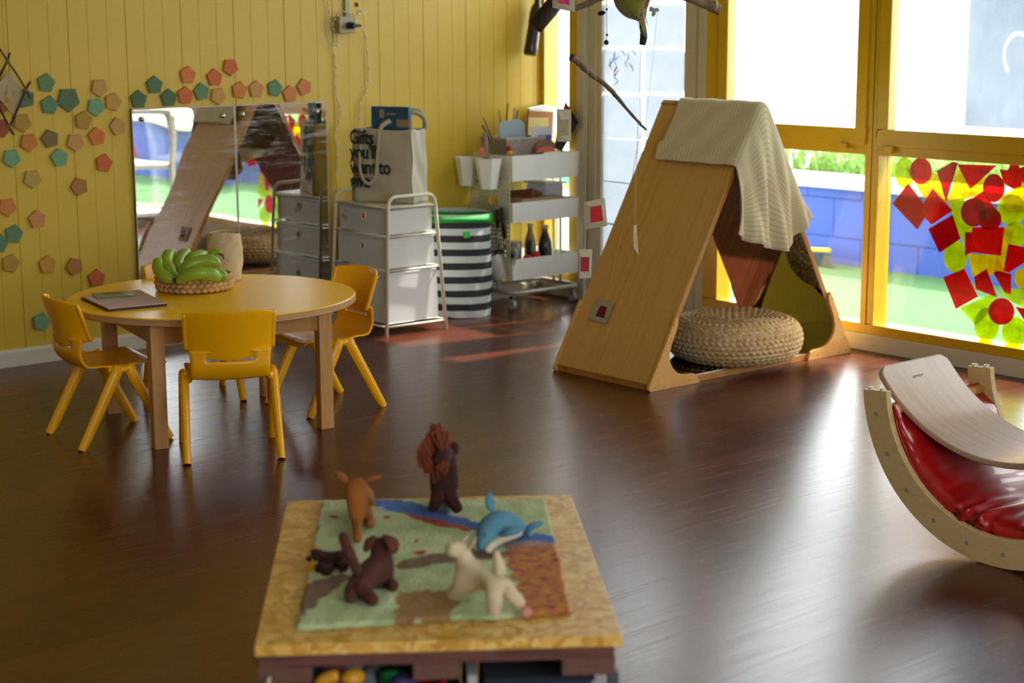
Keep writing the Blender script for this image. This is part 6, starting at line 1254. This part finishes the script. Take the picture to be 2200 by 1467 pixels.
MB().tube([(-3.9037, -3.9309, 0.4614), (-3.9019, -3.9347, 0.4519), (-3.9021, -3.9364, 0.4444)], [.003, .003, .001], 5).build('tail', felt('felt_pink', 'b98a80'), cw_, smooth='all', world=True)
mr = felt('felt_maroon', '36140f')
hs_ = animal('dark maroon felt horse with a shaggy rust mane, at the back of the mat', 'toy animal', 'felt_horse',
    [((-3.8243, -4.0697, 0.4938), .022), ((-3.8310, -4.0820, 0.5286), .024), ((-3.8380, -4.0946, 0.5613), .023), ((-3.8649, -4.1205, 0.5804), .018), ((-3.8888, -4.1450, 0.5611), .014)],
    [(0, (-3.8618, -4.0963, 0.4735), (-3.8550, -4.0729, 0.4370), .015, .0105), (0, (-3.8295, -4.1109, 0.4706), (-3.8220, -4.1189, 0.4370), .015, .0105), (6, (-3.7781, -4.0376, 0.4578), (-3.8000, -4.0682, 0.4370), .015, .0105), (6, (-3.7669, -3.9839, 0.4442), (-3.7985, -4.0292, 0.4370), .014, .0105)] if False else
    [(0, (-3.8574, -4.0874, 0.4708), (-3.8550, -4.0729, 0.4370), .012, .010), (0, (-3.8243, -4.1027, 0.4678), (-3.8213, -4.1195, 0.4370), .012, .010), (0, (-3.7577, -4.0022, 0.4554), (-3.7992, -4.0733, 0.4370), .015, .010), (0, (-3.7680, -3.9935, 0.4555), (-3.8000, -4.0279, 0.4370), .015, .010)], mr)
q = MB(); q.ball((-3.8217, -4.1043, 0.5777), (.011, .009, .014), 12, 8); q.build('ear', mr, hs_, smooth='all', world=True)
q = MB(); q.ball((-3.8469, -4.0822, 0.5815), (.010, .008, .012), 12, 8); q.build('ear', mr, hs_, smooth='all', world=True)
q = MB(); random.seed(21)
for k in range(170):
    t = random.random(); a = Vector((-3.8346, -4.1057, 0.5820)).lerp(Vector((-3.8664, -4.1004, 0.6025)), t) + Vector((random.uniform(-.008, .008),) * 3)
    top_ = a + Vector((random.uniform(-.012, .004), random.uniform(-.004, .010), random.uniform(.012, .03)))
    b_ = Vector((-3.8724, -4.0932, 0.6116)).lerp(Vector((-3.9037, -4.0989, 0.5894)), random.random()) + Vector((0, 0, random.uniform(-.005, .008))); e = Vector((-3.9090, -4.1022, 0.5579)).lerp(Vector((-3.8936, -4.1490, 0.5288)), random.random() ** 1.3) + Vector((random.uniform(-.006, .006), 0, random.uniform(-.018, .02)))
    if k % 4 == 0: b_ = Vector((-3.8777, -4.1443, 0.5750)); e = Vector((-3.8934, -4.1567, 0.5520)) + Vector((random.uniform(-.012, .012), random.uniform(-.012, .012), random.uniform(-.008, .015)))
    e = e.lerp(b_, random.random() * .45)
    q.tube(smooth_path([a, top_, b_, b_.lerp(e, .5) + Vector((random.uniform(-.007, .007), random.uniform(-.007, .007), 0)), e], 3), .0016, 4)
q.build('mane', felt('yarn_rust', '7a3820'), hs_, smooth='all', world=True)
wh = felt('felt_cream', 'cabb9a', .06)
wd_ = animal('cream white felt dog looking up to the left with its tail raised', 'toy animal', 'felt_dog',
    [((-4.1288, -4.6080, 0.5082), .018), ((-4.1360, -4.5773, 0.5004), .0165), ((-4.1400, -4.5473, 0.5003), .018), ((-4.1436, -4.5395, 0.5197), .013), ((-4.1460, -4.5327, 0.5391), .0165), ((-4.1627, -4.5311, 0.5422), .012), ((-4.1761, -4.5329, 0.5430), .009)],
    [(0, (-4.1613, -4.6398, 0.4842), (-4.1549, -4.6291, 0.4370), .0135, .011), (0, (-4.1104, -4.6185, 0.4750), (-4.0868, -4.6255, 0.4370), .0125, .0105), (2, (-4.1552, -4.5407, 0.4755), (-4.1492, -4.5068, 0.4370), .013, .012), (2, (-4.1173, -4.5212, 0.4678), (-4.1010, -4.4978, 0.4370), .012, .011)], wh)
MB().tube(smooth_path([(-4.1251, -4.6109, 0.5090), (-4.1244, -4.6078, 0.5243), (-4.1249, -4.6036, 0.5396), (-4.1260, -4.6002, 0.5495)], 3), [.011, .0108, .0105, .010, .009, .008, .007, .006, .005, .003], 9).build('tail', wh, wd_, smooth='all', world=True)
leaf([(-4.1459, -4.5453, 0.5421), (-4.1392, -4.5495, 0.5482), (-4.1341, -4.5520, 0.5552), (-4.1300, -4.5534, 0.5636)], .010, wh, wd_); leaf([(-4.1359, -4.5137, 0.5423), (-4.1311, -4.5166, 0.5470), (-4.1203, -4.5120, 0.5486), (-4.1107, -4.5064, 0.5504)], .008, wh, wd_)
MB().ball((-4.0965, -4.6442, 0.4452), (.011, .009, .009)).build('pink_paw', felt('felt_rose', 'b8857c'), wd_, smooth='all', world=True)
MB().ball((-4.1777, -4.5427, 0.5522), .0022, 8, 6).build('eye', mat('eye_tan', '7a6650', .6), wd_, smooth='all', world=True)
bl2 = felt('felt_blue', '5388a0', .08)
do = thing('felt_dolphin', 'blue felt dolphin with a white belly lying nose down on the river', 'toy animal', (*(-3.8850, -4.3162, 0.4370)[:2], ZF))
skin('body', [(Vector((-3.9449, -4.3395, 0.4451)), .007), (Vector((-3.9407, -4.3400, 0.4570)), .015), (Vector((-3.9200, -4.3272, 0.4715)), .027), (Vector((-3.8881, -4.3121, 0.4798)), .033), (Vector((-3.8516, -4.3043, 0.4745)), .028), (Vector((-3.8175, -4.2970, 0.4586)), .016), (Vector((-3.7947, -4.2924, 0.4473)), .008)], chain(0, 7), bl2, do)
leaf([(-3.8939, -4.3138, 0.5069), (-3.8964, -4.3087, 0.5191), (-3.8963, -4.3059, 0.5312), (-3.8941, -4.3047, 0.5432)], .013, bl2, do, 'dorsal_fin', .009)
leaf([(-3.8036, -4.2973, 0.4512), (-3.7982, -4.3131, 0.4594), (-3.7887, -4.3200, 0.4637), (-3.7800, -4.3265, 0.4672)], .010, bl2, do, 'tail_fluke', .007); leaf([(-3.8037, -4.2974, 0.4503), (-3.8102, -4.3188, 0.4491), (-3.8129, -4.3301, 0.4485)], .008, bl2, do, 'tail_fluke', .006)
leaf([(-3.9070, -4.3512, 0.4726), (-3.9019, -4.3669, 0.4807), (-3.8880, -4.3773, 0.4857), (-3.8783, -4.3847, 0.4891)], .011, bl2, do, 'flipper', .008)
MB().tube(smooth_path([(-3.9436, -4.3531, 0.4481), (-3.9318, -4.3538, 0.4585), (-3.9087, -4.3519, 0.4641), (-3.8787, -4.3500, 0.4666), (-3.8381, -4.3322, 0.4616)], 4), [.003] + [.008] * 14 + [.004, .003], 8).build('belly', felt('felt_white', 'c0bca8'), do, smooth='all', world=True)
MB().ball((-3.9446, -4.3505, 0.4819), .0024, 8, 6).build('eye', mat('eye_black', '181818', .3), do, smooth='all', world=True)

# under the table: a grey crate heaped with toys and a dark blue box
gc_ = thing('grey_crate', 'grey plastic crate full of toys under the left half of the board table', 'crate', OR, OA)
q = MB(); q.box(.03, .05, 0, .335, .40, .01); q.box(.03, .05, 0, .04, .40, .30); q.box(.325, .05, 0, .335, .40, .30); q.box(.03, .05, 0, .335, .06, .30); q.box(.03, .39, 0, .335, .40, .30)
q.build('crate_body', mat('crate_grey', '6d7074', .6), gc_)
nb = thing('blue_fabric_box', 'dark navy blue fabric box under the right half of the board table', 'box', OR, OA)
MB().box(.38, .045, 0, OW - .045, .40, .335).build('box', mat('navy_fabric', '27354f', .9, bump=.3, bs=300), nb, bevel=.006); MB().box(.372, .04, .335, OW - .04, .405, .345).build('lid', mat('navy_lid', '1b2230', .9), nb, bevel=.003)
def toy(name, lab, m, fn):
    q = MB(); fn(q); o = q.build(name, m, smooth='all'); tag(o, lab, 'toy', None); return o
tc_ = lambda px, py: None
toy('toy_block', 'dark green rounded toy at the left of the crate under the table', mat('toy_dkgreen', '17302a', .6), lambda q: q.ball((-4.3848, -4.4223, 0.3331), (.028, .03, .035)))
toy('toy_ball', 'mauve pink toy ball beside the dark green toy under the table', mat('toy_mauve', '8a4a62', .6), lambda q: q.ball((-4.3505, -4.4370, 0.3368), (.026, .024, .024)))
toy('toy_banana', 'yellow curved toy lying lowest in front of the mauve ball under the table', mat('toy_yel', 'c8921c', .5), lambda q: q.tube(smooth_path([(-4.4043, -4.4702, 0.3423), (-4.3898, -4.4792, 0.3551), (-4.3726, -4.4922, 0.3610)], 4), [.006, .009, .011, .012, .012, .012, .012, .011, .008], 9))
toy('toy_cheese', 'yellow block shaped toy beside the curved yellow one under the table', mat('toy_yel', 'c8921c', .5), lambda q: q.ball((-4.3555, -4.5076, 0.3571), (.022, .018, .015)))
toy('toy_dome', 'grey woven looking toy behind the two yellow ones under the table', mat('toy_grey', '7c7a78', .8, bump=.5, bs=200), lambda q: q.ball((-4.2966, -4.4318, 0.3262), (.036, .03, .03)))
toy('toy_cloth', 'grey crumpled cloth toy left of the green block under the table', mat('toy_ltgrey', '70747a', .8), lambda q: q.ball((-4.2831, -4.4711, 0.3212), (.036, .03, .03)))
toy('toy_cube', 'bright green toy block in the crate under the middle of the table', mat('toy_green', '1d7a50', .5), lambda q: q.box(-.02, -.02, -.03, .02, .02, .02, Matrix.Translation((-4.2762, -4.5140, 0.3325)) @ Matrix.Rotation(.4, 4, 'Z')))
toy('toy_purple', 'dark purple toy below the green block under the table', mat('toy_purple', '3a2a5c', .6), lambda q: q.ball((-4.2809, -4.5479, 0.3408), (.026, .02, .016)))
toy('red_tub', 'round red plastic tub right of the purple toy under the table', mat('tub_red', 'a8182c', .4), lambda q: q.lathe([(.001, 0), (.022, 0), (.028, .10), (.025, .10), (.020, .01), (.001, .01)], ((-4.2292, -4.5527, 0.3361)[0], (-4.2292, -4.5527, 0.3361)[1], (-4.2292, -4.5527, 0.3361)[2] - .1), 28))
toy('white_strip', 'small white paper label sticking up at the left of the crate under the table', mat('strip_white', 'c0c0ba', .7), lambda q: q.beam((-4.4932, -4.4596, 0.3508), (-4.4858, -4.4593, 0.3775), .008, .003))
